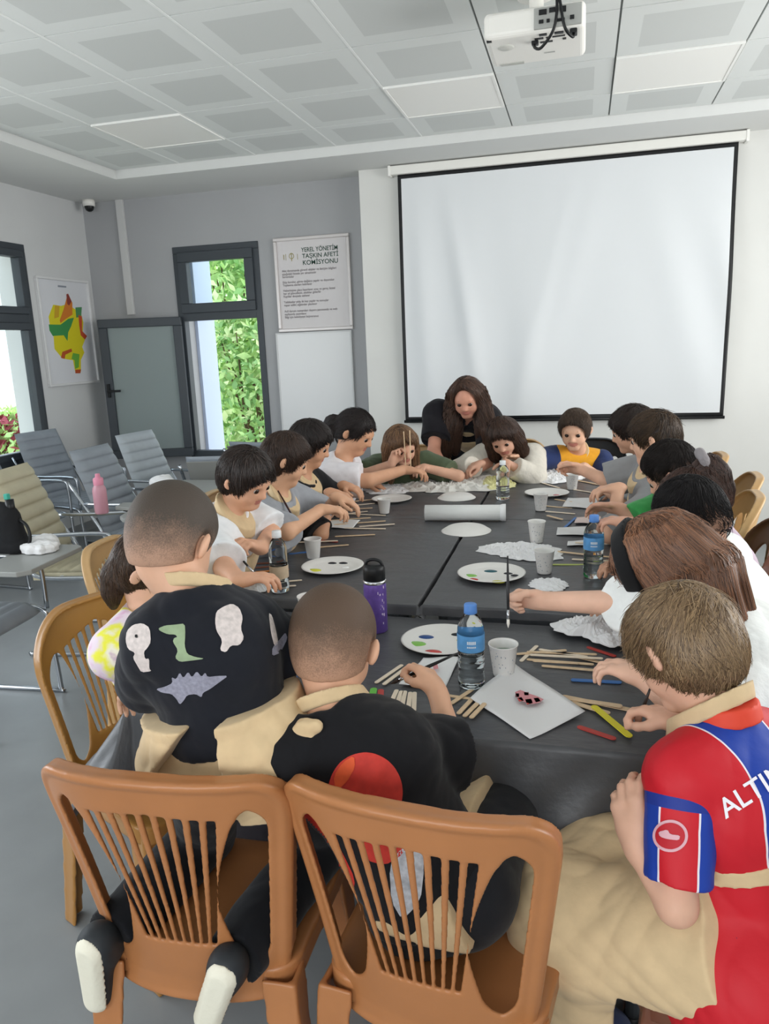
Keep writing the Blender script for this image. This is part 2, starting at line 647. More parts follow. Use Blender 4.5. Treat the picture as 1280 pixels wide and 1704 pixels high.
# left wall window
wn = thing('window_1', None, None, (0, 0, 0))
wn['kind'] = 'structure'
m = MB()
frame_rect(m, 'y', LX - .07, LX + .012, 4.35, 5.45, WZ0, WZ1, .055)
m.box(LX - .07, LX + .012, 4.40, 5.395, 1.83, 1.90)
m.build('frame', FRAME, wn, bevel=.004)
m = MB()
frame_rect(m, 'y', LX - .05, LX + .03, 4.41, 5.40, 1.90, 2.39, .055)
m.build('sash', FRAME, wn, bevel=.005)
m = MB()
frame_rect(m, 'y', LX - .05, LX + .03, 4.41, 5.40, .77, 1.83, .055)
m.build('sash', FRAME, wn, bevel=.005)
MB().box(LX - .02, LX - .012, 4.46, 5.35, 1.95, 2.34).build('pane', GLASS, wn)
MB().box(LX - .02, LX - .012, 4.46, 5.35, .82, 1.78).build('pane', GLASS, wn)
MB().box(LX - .01, LX + .06, 4.33, 5.47, WZ0 - .03, WZ0).build('sill', mat('sill_stone', '#d8d8d4', .4), wn)

# grey wall window with its lower sash swung into the room
wn = thing('window_2', None, None, (0, 0, 0))
wn['kind'] = 'structure'
x0, x1 = -3.5, -2.69
m = MB()
frame_rect(m, 'x', YB - .012, YB + .07, x0, x1, .6, 2.45, .058)
m.box(x0 + .055, x1 - .055, YB - .012, YB + .07, 1.82, 1.89)
m.build('frame', FRAME, wn, bevel=.004)
m = MB()
frame_rect(m, 'x', YB - .035, YB + .04, x0 + .05, x1 - .05, 1.885, 2.40, .082)
m.build('sash', FRAME, wn, bevel=.005)
MB().box(x0 + .12, x1 - .12, YB + .0, YB + .008, 1.95, 2.33).build('pane', GLASS, wn)
sw = bpy.data.objects.new('open_sash', None)
COL.objects.link(sw)
sw.parent = wn
sw.location = (x0 + .04, YB - .035, 0)
sw.rotation_euler = (0, 0, math.radians(180 + 17))
m = MB()
frame_rect(m, 'x', -.035, .035, .0, .73, .62, 1.86, .075)
m.build('sash_frame', FRAME, sw, bevel=.006)
MB().box(.07, .66, -.006, .006, .69, 1.79).build('pane', mat('sash_glass', '#bcc8c8', .06, trans=.55, ior=1.3, spec=.5), sw)  # pane colour lightened to stand for reflected curtains
m = MB()
m.box(.68, .705, .03, .06, 1.18, 1.30)
m.box(.585, .705, .05, .068, 1.225, 1.245)
m.build('handle', RUB, sw, bevel=.004)
MB().box(x0 - .03, x1 + .03, YB - .05, YB + .02, .56, .6).build('sill', mat('sill_stone', '#d8d8d4', .4), wn)

# ------------------------------------------------------------------ outside
OUTG = mat('outside_paving', '#cfc9bd', .9, noise=.1, nscale=2)
tag(MB().box(-30, 20, YB + .28, 40, -.3, -.12).box(-30, LX - .28, -12, YB + .28, -.3, -.12).build('ground_outside', OUTG), kind='structure')
tag(MB().box(-3.75, -3.47, YB + .28, YB + .62, -.12, 2.9).build('wall_outside_fin', mat('outer_render', '#c9d6ee', .8)), kind='structure')


def bush(name, label, c, r, h, cols, nleaf, leaf=.07, trunk=True, cat='bush'):
    t = thing(name, label, cat, (c[0], c[1], -.12))
    th = rng.random(nleaf) * 2 * PI
    zz = rng.random(nleaf)
    rad = r * (1 - .55 * zz ** 2) * (0.35 + .65 * rng.random(nleaf) ** .5) * (1 + .25 * np.sin(3 * th + 5 * zz))
    P = np.stack([rad * np.cos(th), rad * np.sin(th), .05 + zz * h], 1)
    A = rng.normal(size=(nleaf, 3)); A /= np.linalg.norm(A, axis=1, keepdims=True)
    B = np.cross(A, rng.normal(size=(nleaf, 3))); B /= np.linalg.norm(B, axis=1, keepdims=True)
    L = leaf * (.6 + .8 * rng.random((nleaf, 1)))
    V = np.stack([P - A * L, P - B * L * .45 , P + A * L, P + B * L * .45], 1).reshape(-1, 3)
    F = np.arange(nleaf * 4).reshape(-1, 4)
    me = np_mesh('foliage', V, F, cols, rng.integers(0, len(cols), nleaf), False)
    link('foliage', me, t)
    st = MB()
    for k in range(9):
        a = 2 * PI * k / 9
        st.tube([(0.05 * math.cos(a), .05 * math.sin(a), 0), (r * .3 * math.cos(a), r * .3 * math.sin(a), h * .45),
                 (r * .5 * math.cos(a + .4), r * .5 * math.sin(a + .4), h * .85)], [.03, .018, .006], 6)
    st.build('stems', mat('bark', '#6b5a45', .9), t)


GR = [mat('leaf_green', '#b9dc90', .6, noise=.2, nscale=9), mat('leaf_light', '#dcefb4', .6), mat('leaf_dark', '#96c17e', .6)]
GY = [mat('leaf_yellow', '#dcecaa', .6), mat('leaf_light', '#dcefb4', .6), mat('leaf_green', '#b9dc90', .6)]
bush('bush', 'leafy green bush outside the open window', (-3.85, 8.8), .95, 2.2, GR, 5200)
bush('tree', 'tall pale green tree behind the bush outside the open window', (-7.5, 17.5), 2.8, 6.5, GY, 9000, .13, cat='tree')
bush('tree', 'tall pale green tree at the right of the open window view', (-5.3, 11.8), 1.4, 4.4, GR, 6000, .1, cat='tree')
bush('bush', 'low yellow green bush outside the left window', (-7.0, 8.3), .9, 1.0, GY, 3000)
bush('bush', 'dark red leaved low bush outside the left window', (-6.1, 6.9), .42, 1.0, [mat('leaf_red', '#a24a58', .7), mat('leaf_green', '#b9dc90', .6)], 900)
# ================================================================== fixtures on walls and ceiling
PLW = mat('white_plastic', '#eceae4', .35)
PLG = mat('grey_plastic', '#a9aaa6', .5)
BLK = mat('black_plastic', '#17181a', .4)
PAPER = mat('white_paper', '#eeeeee', .7)


# projection screen
def screen():
    t = thing('projection_screen', 'large white pull-down projection screen with black border on the back wall', 'projection screen', (0, YP - .054, 0))
    MB().box(-1.45, 1.06, -.035, .05, 2.808, 2.872).build('housing', mat('screen_housing', '#e9e8e2', .4), t, bevel=.008)
    m = MB()
    for x in (-1.462, 1.052):
        m.box(x, x + .02, -.04, .05, 2.80, 2.875)
    m.build('end_cap', mat('screen_cap', '#f2f1ec', .4), t, bevel=.004)
    x0, x1, z0, z1 = -1.395, 1.012, .93, 2.81
    nx, nz = 180, 120
    xs, zs = np.linspace(x0, x1, nx), np.linspace(z0, z1, nz)
    X, Z = np.meshgrid(xs, zs)
    u, v = (X - x0) / (x1 - x0), (Z - z0) / (z1 - z0)
    D = np.zeros_like(X)
    # soft hanging folds fanning from the upper edge
    for cu, slope, w, a in ((.06, .03, .035, .010), (.15, .12, .03, .012), (.24, -.02, .05, .006), (.47, -.10, .045, .009), (.55, -.18, .035, .010),
                            (.63, -.22, .05, .008), (.75, .20, .06, .008), (.86, .28, .06, .010), (.35, .05, .05, .006), (.94, .12, .04, .007)):
        c = cu + slope * (1 - v)
        D += a * np.exp(-((u - c) / w) ** 2) * (.25 + .75 * np.sin(np.clip((1 - v) * PI * .9, 0, PI)))
    D += .012 * np.sin((u * 2.2 + v * .8) * PI) * (1 - v)
    D *= 2.4 * np.sin(np.clip(v, 0.0, 1) * PI) ** .4
    D = np.maximum(D, -.034)
    Y = -.0 - D
    V = np.stack([X, Y, Z], 2).reshape(-1, 3)
    i, j = np.meshgrid(np.arange(nz - 1), np.arange(nx - 1), indexing='ij')
    a = (i * nx + j).ravel()
    F = np.stack([a, a + 1, a + nx + 1, a + nx], 1)
    fu, fv = ((j + .5) / (nx - 1)).ravel(), ((i + .5) / (nz - 1)).ravel()
    border = (fu < .0125) | (fu > .9875) | (fv < .013) | (fv > .986)
    fab = link('fabric', np_mesh('fabric', V, F, [mat('screen_fabric', '#dfe2e4', .7), BLK], border.astype(int)), t)
    md = fab.modifiers.new('thick', 'SOLIDIFY')
    md.thickness = .002
    m = MB().tube([(x0 - .01, 0, .925), (x1 + .01, 0, .925)], .012, 12)
    m.build('weight_bar', BLK, t)


screen()


# framed notice with writing
def notice():
    t = thing('notice_board', 'framed notice with bold three-line heading on the grey wall', 'notice board', (-2.21, YB, 2.07))
    m = MB()
    w, h = .335, .385
    frame_rect(m, 'x', -.03, 0, -w, w, -h, h, .028)
    m.build('frame', mat('notice_frame', '#cfcac8', .35, metal=.3), t, bevel=.006)
    MB().box(-w + .02, w - .02, -.012, -.002, -h + .02, h - .02).build('sheet', mat('notice_sheet', '#d6d2d2', .5), t)
    ink = mat('green_ink', '#24483a', .6)
    def put(txt, x, z, size, mm, par, bold=.0, sx=1.0):
        me = text_mesh('lettering', txt, size, mm, .0003, bold)
        o = link('lettering', me, par)
        o.rotation_euler = (PI / 2, 0, 0)
        o.location = (x, -.0135, z)
        o.scale = (sx, 1, 1)
        return o
    put('YEREL YÖNETİM', -.09, .262, .050, ink, t, .0005, .86)
    put('TAŞKIN AFETİ', -.085, .212, .050, ink, t, .0005, .98)
    put('KOMİSYONU', -.085, .158, .052, ink, t, .0005, 1.0)
    em = MB()
    gold = mat('emblem_gold', '#9d9458', .6)
    for dx in (-.18,):
        em.lathe([(.018, 0), (.023, 0)], (dx, 0, .235), 20, 0, 'y')
    em.box(-.183, -.177, -.001, 0, .195, .262)
    em.box(-.195, -.165, -.001, 0, .252, .257)
    em.box(-.252, -.247, -.001, 0, .21, .25)
    em.box(-.232, -.229, -.001, 0, .205, .255)
    em.box(-.128, -.125, -.001, 0, .205, .25)
    em.build('emblem', gold, t, (0, -.0135, 0))
    body = mat('grey_ink', '#8d8789', .7)
    lines = [(.11, 'Afet durumunda görevli ekipler ve iletişim bilgileri'), (.085, 'aşağıdaki listede yer almaktadır'), (.062, 'Sorumlular'),
             (.018, 'Ekip kurulur, görev dağılımı yapılır ve duyurulur'), (-.006, 'Toplanma alanları belirlenir'),
             (-.05, 'Haberleşme planı hazırlanır; araç ve gereç listesi'), (-.074, 'her yıl güncellenir, eksikler giderilir'), (-.098, 'Kayıtlar dosyada saklanır'),
             (-.145, 'Tatbikatlar yılda iki kez yapılır ve sonuçlar'), (-.17, 'rapor edilir; eğitimler planlanır'),
             (-.22, 'Acil durum numaraları duyuru panosunda ve web'), (-.245, 'sayfasında yayımlanır'), (-.27, 'Bilgi için belediyeye başvurunuz')]
    for z, s in lines:
        put(s, -.275, z, .026, body, t, .0004, .92)
    MB().box(-.26, -.232, -.014, -.002, -h + .004, -h + .024).build('clip', BLK, t)


notice()

# blank white board under the notice
t = thing('whiteboard', 'plain white board leaning under the framed notice', 'whiteboard', (-2.235, YB, 0))
MB().box(-.335, .335, -.022, -.002, .80, 1.672).build('panel', mat('white_board', '#e3e4e4', .3), t, bevel=.004)
m = MB()
frame_rect(m, 'x', -.026, -.0, -.342, .342, .793, 1.679, .012)
m.build('frame', mat('board_edge', '#d0d1d1', .4), t)


# framed map on the left wall
def wall_map():
    t = thing('map_poster', 'framed map with green, yellow and red regions on the left wall', 'poster', (LX, 5.87, 1.76))
    t.rotation_euler = (0, 0, PI / 2)
    # local x runs along -y? keep: local x -> world y, local y -> world -x ; face at local -y
    w, h = .345, .45
    m = MB()
    frame_rect(m, 'x', -.03, 0, -w, w, -h, h, .02)
    m.build('frame', mat('map_frame', '#dcdcdc', .35), t, bevel=.004)
    MB().box(-w + .015, w - .015, -.012, 0, -h + .015, h - .015).build('sheet', mat('map_sheet', '#d9dade', .45), t)
    def zone(name, pts, c, k):
        m = MB()
        mm = [(x, z) for x, z in pts]
        n = len(mm)
        vs = [(x, -.0125 - .0004 * k, z) for x, z in mm]
        m.poly(vs)
        m.build(name, mat('map_' + c, c, .6), t)
    # photo crop coordinates -> board coordinates (crop: x 275..605, y 350..1010)
    def q(px, py):
        fx = (px - (262 + (py - 330) * .115)) / 340.0
        return ((fx - .5) * 2 * w * 1.0, -((py - 690) / 350.0) * h * .98)
    Z = lambda L: [q(*p) for p in L]
    zone('region_yellow', Z([(345, 590), (375, 510), (425, 515), (470, 500), (560, 560), (575, 620), (570, 690), (590, 730), (565, 790), (580, 830), (555, 880), (555, 960), (515, 960),
                      (500, 880), (430, 865), (380, 800), (375, 720), (355, 660)]), '#d8cc24', 0)
    zone('region_green', Z([(345, 640), (420, 640), (470, 600), (510, 590), (490, 650), (470, 690), (465, 750), (440, 710), (370, 715), (350, 680)]), '#3f8f4e', 1)
    zone('region_green', Z([(500, 830), (545, 840), (540, 930), (515, 940), (510, 880), (490, 870)]), '#6aa83e', 1)
    zone('region_green', Z([(520, 520), (565, 515), (560, 580), (525, 590)]), '#4d8a58', 1)
    zone('region_orange', Z([(415, 610), (440, 540), (470, 430), (500, 490), (500, 570), (450, 605), (420, 630)]), '#d07a2c', 1)
    zone('region_orange', Z([(385, 515), (415, 515), (410, 590), (380, 600)]), '#c9a02a', 1)
    zone('region_red', Z([(460, 435), (472, 430), (495, 480), (478, 510), (465, 500)]), '#8a3a30', 2)
    zone('region_red', Z([(540, 570), (565, 580), (565, 680), (600, 715), (585, 740), (555, 710), (545, 640)]), '#c5502e', 2)
    zone('region_red', Z([(430, 820), (490, 800), (495, 820), (450, 840), (445, 868), (420, 860)]), '#b8542c', 2)
    zone('region_red', Z([(515, 945), (555, 945), (550, 972), (515, 970)]), '#b8542c', 2)
    zone('heading', Z([(405, 380), (460, 380), (460, 392), (405, 392)]), '#8a8f98', 1)


wall_map()

# dome camera in the corner
t = thing('security_camera', 'small white dome security camera under the soffit in the corner', 'security camera', (-4.2, 6.18, ZS))
MB().lathe([(0, 0), (.05, 0), (.052, -.02), (.05, -.05), (.04, -.052), (0, -.052)], n=28).build('base', PLW, t)
MB().lathe([(.04, -.05), (.039, -.065), (.03, -.085), (.015, -.095), (0, -.098)], n=24).build('dome', BLK, t)


# projector hung from the ceiling
def projector():
    t = thing('projector', 'white ceiling projector with black cables above the table', 'projector', (-.21, 3.58, 2.735), 0)
    body = MB().box(-.20, .20, -.17, .17, 0, .10)
    body.build('body', PLW, t, bevel=.022, seg=4)
    MB().lathe([(0, -.004), (.028, -.004), (.034, 0), (.036, .02)], (-.12, -.06, 0), 28).build('focus_ring', mat('ring_grey', '#cfcfc8', .4), t)
    m = MB().box(.0, .185, -.176, -.165, .012, .088)
    m.build('port_panel', PLG, t, bevel=.003)
    for i, (x, z, w, h) in enumerate(((.02, .06, .03, .018), (.06, .064, .034, .016), (.105, .06, .02, .02), (.02, .03, .018, .012), (.05, .03, .012, .012),
                                      (.08, .028, .04, .01), (.14, .03, .016, .014))):
        MB().box(x, x + w, -.182, -.174, z, z + h).build('port', BLK, t)
    # ports printed on the underside strip as seen from the floor
    for x, y, w, h in ((.0, -.12, .035, .014), (.045, -.118, .012, .012), (.07, -.118, .05, .01), (.02, -.155, .03, .016), (.08, -.155, .035, .018), (.02, -.075, .05, .012), (.11, -.085, .014, .014), (-.19, -.155, .02, .012)):
        MB().box(x, x + w, y, y + h, -.003, .004).build('port', BLK, t)
    MB().box(.03, .075, .05, .06, -.002, .004).build('badge', PLG, t)
    MB().box(-.16, -.06, .125, .15, -.003, .01).build('vent', mat('vent_grey', '#b9bab4', .5), t)
    MB().lathe([(.03, .1), (.03, .21)], (0, 0, 0), 20).build('mount_pole', PLW, t)
    MB().lathe([(0, .196), (.08, .196), (.085, .209), (0, .209)], n=28).build('mount_plate', PLW, t)
    c1 = [(.0, -.085, -.004), (.0, -.11, -.03), (.03, -.16, -.05), (.08, -.2, .0), (.09, -.2, .10), (.07, -.18, .2)]
    c2 = [(.155, -.14, -.006), (.15, -.17, -.03), (.12, -.2, .0), (.10, -.2, .10), (.08, -.17, .2)]
    for c in (c1, c2):
        P = bez(c)
        MB().tube(P, .006, 8).build('cable', BLK, t)
    MB().box(.14, .168, -.165, -.115, -.012, .004).build('plug', BLK, t, bevel=.004)
    MB().box(-.014, .014, -.098, -.07, -.014, .004).build('plug', BLK, t, bevel=.004)


def bez(pts, n=6):
    P = [np.array(p, float) for p in pts]
    P = [2 * P[0] - P[1]] + P + [2 * P[-1] - P[-2]]
    out = []
    for i in range(1, len(P) - 2):
        for k in range(n):
            s = k / n
            a, b, c, d = P[i - 1:i + 3]
            out.append(.5 * ((2 * b) + (c - a) * s + (2 * a - 5 * b + 4 * c - d) * s ** 2 + (3 * b - a - 3 * c + d) * s ** 3))
    out.append(P[-2])
    return out


projector()
# ================================================================== moulded plastic chairs
BROWN = mat('brown_plastic', '#ae7448', .33, noise=.05, nscale=12, bump=.012, bscale=260, spec=.5)


def grid_field(name, lo, hi, h, fn, m):
    n = np.ceil((np.array(hi) - lo) / h).astype(int) + 1
    ax = [lo[i] + h * np.arange(n[i]) for i in range(3)]
    D = fn(ax[0][:, None, None], ax[1][None, :, None], ax[2][None, None, :]) + np.zeros(n)
    V, F, _ = surface_nets(np.array(lo, float), h, D.astype(np.float32))
    for _ in range(2):
        acc = np.zeros_like(V)
        cnt = np.zeros(len(V))
        for a, b in ((0, 1), (1, 2), (2, 3), (3, 0)):
            np.add.at(acc, F[:, a], V[F[:, b]]); np.add.at(acc, F[:, b], V[F[:, a]])
            np.add.at(cnt, F[:, a], 1); np.add.at(cnt, F[:, b], 1)
        V = .5 * V + .5 * acc / np.maximum(cnt, 1)[:, None]
    return np_mesh(name, V, [F], m)


def sm_min(a, b, k):
    h = np.clip(.5 + .5 * (b - a) / k, 0, 1)
    return b * (1 - h) + a * h - k * h * (1 - h)


def sm_max(a, b, k):
    return -sm_min(-a, -b, k)


def back_y(x, z):
    t = np.clip((z - .42) / .46, 0, 1)
    return -.185 - .095 * t ** 1.15 + .075 * (np.abs(x) / .22) ** 2.4 * (1 - .25 * t)


def f_back(x, y, z, RC=.055):
    t = np.clip((z - .42) / .46, 0, 1)
    W = .182 + .045 * np.clip(t * 1.25, 0, 1)
    ax = np.abs(x)
    # outer outline with round top corners
    top = .885 - .012 * (ax / .2) ** 2
    ex, ez = ax - (W - RC), z - (top - RC)
    o = np.where((ex > 0) & (ez > 0), np.sqrt(np.maximum(ex, 0) ** 2 + np.maximum(ez, 0) ** 2) - RC, np.maximum(ax - W, z - top))
    o = np.maximum(o, .375 - z)
    # D-shaped opening between splat and upright
    S = .088 + .055 * np.clip((z - .60) / .2, 0, 1) ** 1.6 + .030 * np.clip((.60 - z) / .16, 0, 1) ** 1.4
    I = W - .036
    zt = (.822 if RC < .1 else .80) - (.35 if RC < .1 else 1.1) * np.maximum(ax - (.165 if RC < .1 else .12), 0)
    a = np.maximum(S - ax, ax - I)
    b = np.maximum(z - zt, .462 - z)
    op = sm_max(a, b, .045)
    op = op * .9
    # slots
    sp = .0155 + .0115 * np.clip((z - .5) / .3, 0, 1)
    k = np.clip(np.round(x / sp), -4, 4)
    sl = np.abs(x - k * sp) - sp * .25
    sl = np.maximum(sl, np.maximum(z - (.815 - (.1 if RC < .1 else .4) * ax), .515 - z))
    # cross band half way up the slats
    plate = sm_max(sm_max(o, -op, .006), -sl, .004)
    yb = back_y(x, z)
    th = .0045 + .004 * np.clip(1 - np.abs(o + .008) / .012, 0, 1)
    d = sm_max(plate, np.abs(y - yb) * .93 - th, .006)
    # rim flange turned forwards round the outer edge
    rim = np.maximum(np.abs(o + .005) - .005, np.maximum(y - (yb + .03), yb - y - .004))
    rim = np.maximum(rim, .47 - z)
    d = sm_min(d, rim, .006)
    return d


def f_seat(x, y, z):
    ax = np.abs(x)
    W = .195 + .02 * (y + .2) / .4
    ex, ey = ax - (W - .05), np.abs(y - .0225) - (.1875 - .05)
    o = np.where((ex > 0) & (ey > 0), np.sqrt(np.maximum(ex, 0) ** 2 + np.maximum(ey, 0) ** 2) - .05, np.maximum(ex, ey) - .05)
    zs = .432 + .012 * (x / .2) ** 2 - .012 * np.clip((y - .13) / .08, 0, 1) ** 2
    d = sm_max(o, np.abs(z - zs) - .006, .006)
    rim = np.maximum(np.abs(o + .005) - .0055, np.maximum(z - zs, zs - .045 - z))
    return sm_min(d, rim, .006)


def leg_field(sx, sy):
    def f(x, y, z):
        t = 1 - z / .43
        cx, cy = sx * (.172 + .035 * t), sy * (.17 if sy > 0 else .150) + sy * .04 * t
        w = .030 - .008 * t
        X, Y = (x - cx) * sx, (y - cy) * sy
        # L-shaped section open to the inside
        p1 = np.maximum(np.abs(X - w * .85) - .0048, np.maximum(Y - w, -w * 1.2 - Y))
        p2 = np.maximum(np.abs(Y - w * .85) - .0048, np.maximum(X - w, -w * 1.2 - X))
        d = sm_min(p1, p2, .008)
        d = np.maximum(d, np.maximum(-z, z - .43))
        return d
    return f


CH = .005


def proto_chair_meshes():
    M = {}
    M['backrest'] = grid_field('backrest', (-.25, -.34, .36), (.25, -.02, .91), .0031, f_back, BROWN)
    M['round_back'] = grid_field('backrest', (-.25, -.34, .36), (.25, -.02, .91), .0034, lambda x, y, z: f_back(x, y, z, .15), BROWN)
    M['seat'] = grid_field('seat', (-.24, -.23, .37), (.24, .24, .47), CH, f_seat, BROWN)
    M['leg'] = [grid_field('leg', (min(sx * .12, sx * .26), min(sy * .10, sy * .26), -.012), (max(sx * .12, sx * .26), max(sy * .10, sy * .26), .45), CH, leg_field(sx, sy), BROWN)
                for sx in (-1, 1) for sy in (-1, 1)]
    return M


CHAIRM = proto_chair_meshes()


def plastic_chair(label, x, y, rz, group='moulded plastic chairs round the table', material=None, z=0, rnd=False):
    t = thing('plastic_chair', label, 'chair', (x, y, z), rz, group)
    for nm, me in (('backrest', CHAIRM['round_back' if rnd else 'backrest']), ('seat', CHAIRM['seat'])) + tuple(('leg', l) for l in CHAIRM['leg']):
        o = link(nm, me, t)
        if material:
            o.material_slots[0].link = 'OBJECT'
            o.material_slots[0].material = material
    return t


TAN = mat('tan_plastic', '#bd9868', .35, noise=.05, nscale=12, spec=.5)
OLIVE = mat('honey_brown_plastic', '#a5773f', .3, noise=.05, nscale=12, spec=.5)
DARKB = mat('dark_brown_plastic', '#6f4432', .33, noise=.05, nscale=12, spec=.5)
BLKP = mat('black_chair_plastic', '#22252a', .4)
R_ = math.radians
plastic_chair('brown plastic chair nearest the camera at left, boy in dinosaur shirt kneeling on it', -.695, 1.225, R_(3))
plastic_chair('brown plastic chair at front centre under the boy in the black printed shirt', -.222, 1.225, R_(-6.5))
plastic_chair('honey brown plastic chair at the left under the girl in the tie-dye top', -1.10, 1.66, R_(-114), material=OLIVE, rnd=True)
plastic_chair('dark brown plastic chair at bottom right under the boy in the football shirt', .335, 1.34, R_(86), material=DARKB)

# ================================================================== tables and black covers
TT, TF = .75, .715
GM = mat('table_metal', '#8b9096', .35, metal=.8)
TOPM = mat('table_laminate', '#b9b4aa', .5)


def table(label, x0, x1, y0, y1, z):
    t = thing('table', label, 'table', ((x0 + x1) / 2, (y0 + y1) / 2, 0), 0, 'tables under black plastic covers')
    hx, hy = (x1 - x0) / 2 - .004, (y1 - y0) / 2 - .004
    MB().box(-hx, hx, -hy, hy, z - .028, z - .004).build('tabletop', TOPM, t, bevel=.003)
    m = MB()
    m.box(-hx + .05, hx - .05, -hy + .04, -hy + .06, z - .085, z - .028)
    m.box(-hx + .05, hx - .05, hy - .06, hy - .04, z - .085, z - .028)
    m.box(-hx + .04, -hx + .06, -hy + .06, hy - .06, z - .085, z - .028)
    m.box(hx - .06, hx - .04, -hy + .06, hy - .06, z - .085, z - .028)
    m.build('apron_frame', GM, t)
    for sx in (-1, 1):
        for sy in (-1, 1):
            m = MB().tube([(sx * (hx - .05), sy * (hy - .05), z - .03), (sx * (hx - .05), sy * (hy - .05), 0.012)], .017, 12)
            lg = m.build('leg', GM, t)
            MB().lathe([(0, 0), (.02, 0), (.021, .03), (.018, .032)], (sx * (hx - .05), sy * (hy - .05), 0), 14).build('foot_cap', BLK, lg)
    return t


EL, ER, SX, Y0, Y1, Y2, Y3 = -1.21, .25, -.48, 1.47, 2.19, 3.37, 4.55
table('front crosswise table under the nearest black cover', -1.03, .19, Y0, Y1 - .03, TF)
table('table in the left row next to the front table', EL, SX - .012, Y1, Y2, TT)
table('table in the right row next to the front table', SX + .012, ER, Y1, Y2, TT)
table('far table in the left row by the woman', EL, SX - .012, Y2, Y3, TT)
table('far table in the right row by the boy in yellow', SX + .012, ER, Y2, Y3, TT)

CLOTH = mat('black_plastic_sheet', '#4e4f52', .40, spec=.5, bump=.25, bscale=22, noise=.12, nscale=7, stretch=(1, 2.2, 1))


def lines_(a, b, n, extra=()):
    v = list(np.linspace(a, b, n))
    for e in extra:
        v += [e + d for d in (-.016, -.009, -.004, 0, .004, .009, .016)]
    return np.array(sorted(v))


def cover(name, label, x0, x1, y0, y1, z, hang, seams=(), yseams=(), seed=3):
    """hang = (left, right, near, far) overhang lengths"""
    hl, hr, hn, hf = hang
    xs = np.concatenate([x0 - np.linspace(hl, .004, 14) if hl else [], lines_(x0, x1, 90, seams), x1 + np.linspace(.004, hr, 14) if hr else []])
    ys = np.concatenate([y0 - np.linspace(hn, .004, 14) if hn else [], lines_(y0, y1, 90, yseams), y1 + np.linspace(.004, hf, 14) if hf else []])
    X, Y = np.meshgrid(xs, ys)
    cx, cy = np.clip(X, x0, x1), np.clip(Y, y0, y1)
    ox, oy = X - cx, Y - cy
    L = np.sqrt(ox ** 2 + oy ** 2)
    w = .0012 * fold_noise(X, Y * .6, 0 * X, seed, 16) + .0010 * np.sin(Y * 46 + 2 * np.sin(X * 4 + seed)) * (.4 + .6 * np.sin(X * 3 + 1) ** 2)
    Z = z + np.maximum(w, -.002) + .0025
    for s in seams:
        Z = Z - .014 * np.exp(-((X - s + .004 * np.sin(Y * 9)) / .006) ** 2)
    for s in yseams:
        Z = Z - .004 * np.exp(-((Y - s) / .01) ** 2)
    out = np.where(L > 0, .005 * np.clip(L / .01, 0, 1) + (.10 + .06 * np.sin(X * 17 + Y * 13 + seed) + .04 * np.sin(X * 41 - Y * 37)) * np.maximum(L - .01, 0), 0)
    corner = (np.abs(ox) > 0) & (np.abs(oy) > 0)
    out = out + np.where(corner, .42 * L, 0)
    nx, ny = ox / (L + 1e-9), oy / (L + 1e-9)
    PX_, PY_ = cx + nx * out, cy + ny * out
    hang_z = np.where(corner, L * .78, L * .985)
    PZ = Z - np.maximum(hang_z - .004, 0)
    V = np.stack([PX_, PY_, PZ], 2).reshape(-1, 3)
    n = len(xs)
    i, j = np.meshgrid(np.arange(len(ys) - 1), np.arange(n - 1), indexing='ij')
    a = (i * n + j).ravel()
    F = np.stack([a, a + 1, a + n + 1, a + n], 1)
    o = link(name, np_mesh(name, V, F, CLOTH))
    return tag(o, label, 'table cover', 'black plastic table covers')


cover('table_cover', 'black plastic cover hanging over the front table', -1.05, .19, Y0, Y1 - .03, TF, (.30, .17, .20, 0), seed=4)
cover('table_cover', 'long black plastic cover over the left table row', EL, SX - .011, Y1, Y3, TT, (.2, .05, .036, .2), yseams=(Y2,), seed=8)
cover('table_cover', 'long black plastic cover over the right table row', SX + .011, ER, Y1, Y3, TT, (.05, .2, .036, .2), yseams=(Y2,), seed=11)


# ================================================================== grey tablet-arm chairs
GREYC = mat('grey_leatherette', '#8d949c', .45, noise=.05, nscale=14, bump=.03, bscale=200)
CREAMC = mat('cream_leatherette', '#b9b298', .5, noise=.05, nscale=14, bump=.03, bscale=200)
CHROME = mat('chrome_tube', '#b9bec4', .18, metal=1.)
TABM = mat('tablet_grey', '#9a9c9a', .4)
PADB = mat('backshell_grey', '#8f908c', .6)


def ribbed_back(zt=.98, tilt=.20, w=.44, ribs=8, z0=.44):
    """padded back, channels running across; local face at +y"""
    nz, nx = ribs * 9, 15
    V, F = [], []
    for side in (1, -1):
        for i in range(nz + 1):
            v = i / nz
            ph = v * ribs
            for j in range(nx + 1):
                u = j / nx * 2 - 1
                puff = (.018 * abs(math.sin(ph * PI)) ** .5 if side > 0 else .006) * (1 - u ** 8)
                edge = .024 * (1 - abs(u) ** 10) * (1 - abs(2 * v - 1) ** 14)
                z = z0 + v * (zt - z0)
                y = -.2 - tilt * v ** 1.1
                V.append((u * w / 2 * (1 - .08 * v ** 3), y + side * (edge + puff), z))
    n = nx + 1
    off = n * (nz + 1)
    for i in range(nz):
        for j in range(nx):
            a = i * n + j
            F.append((a + 1, a, a + n, a + n + 1))
            F.append((off + a, off + a + 1, off + a + n + 1, off + a + n))
    return V, F


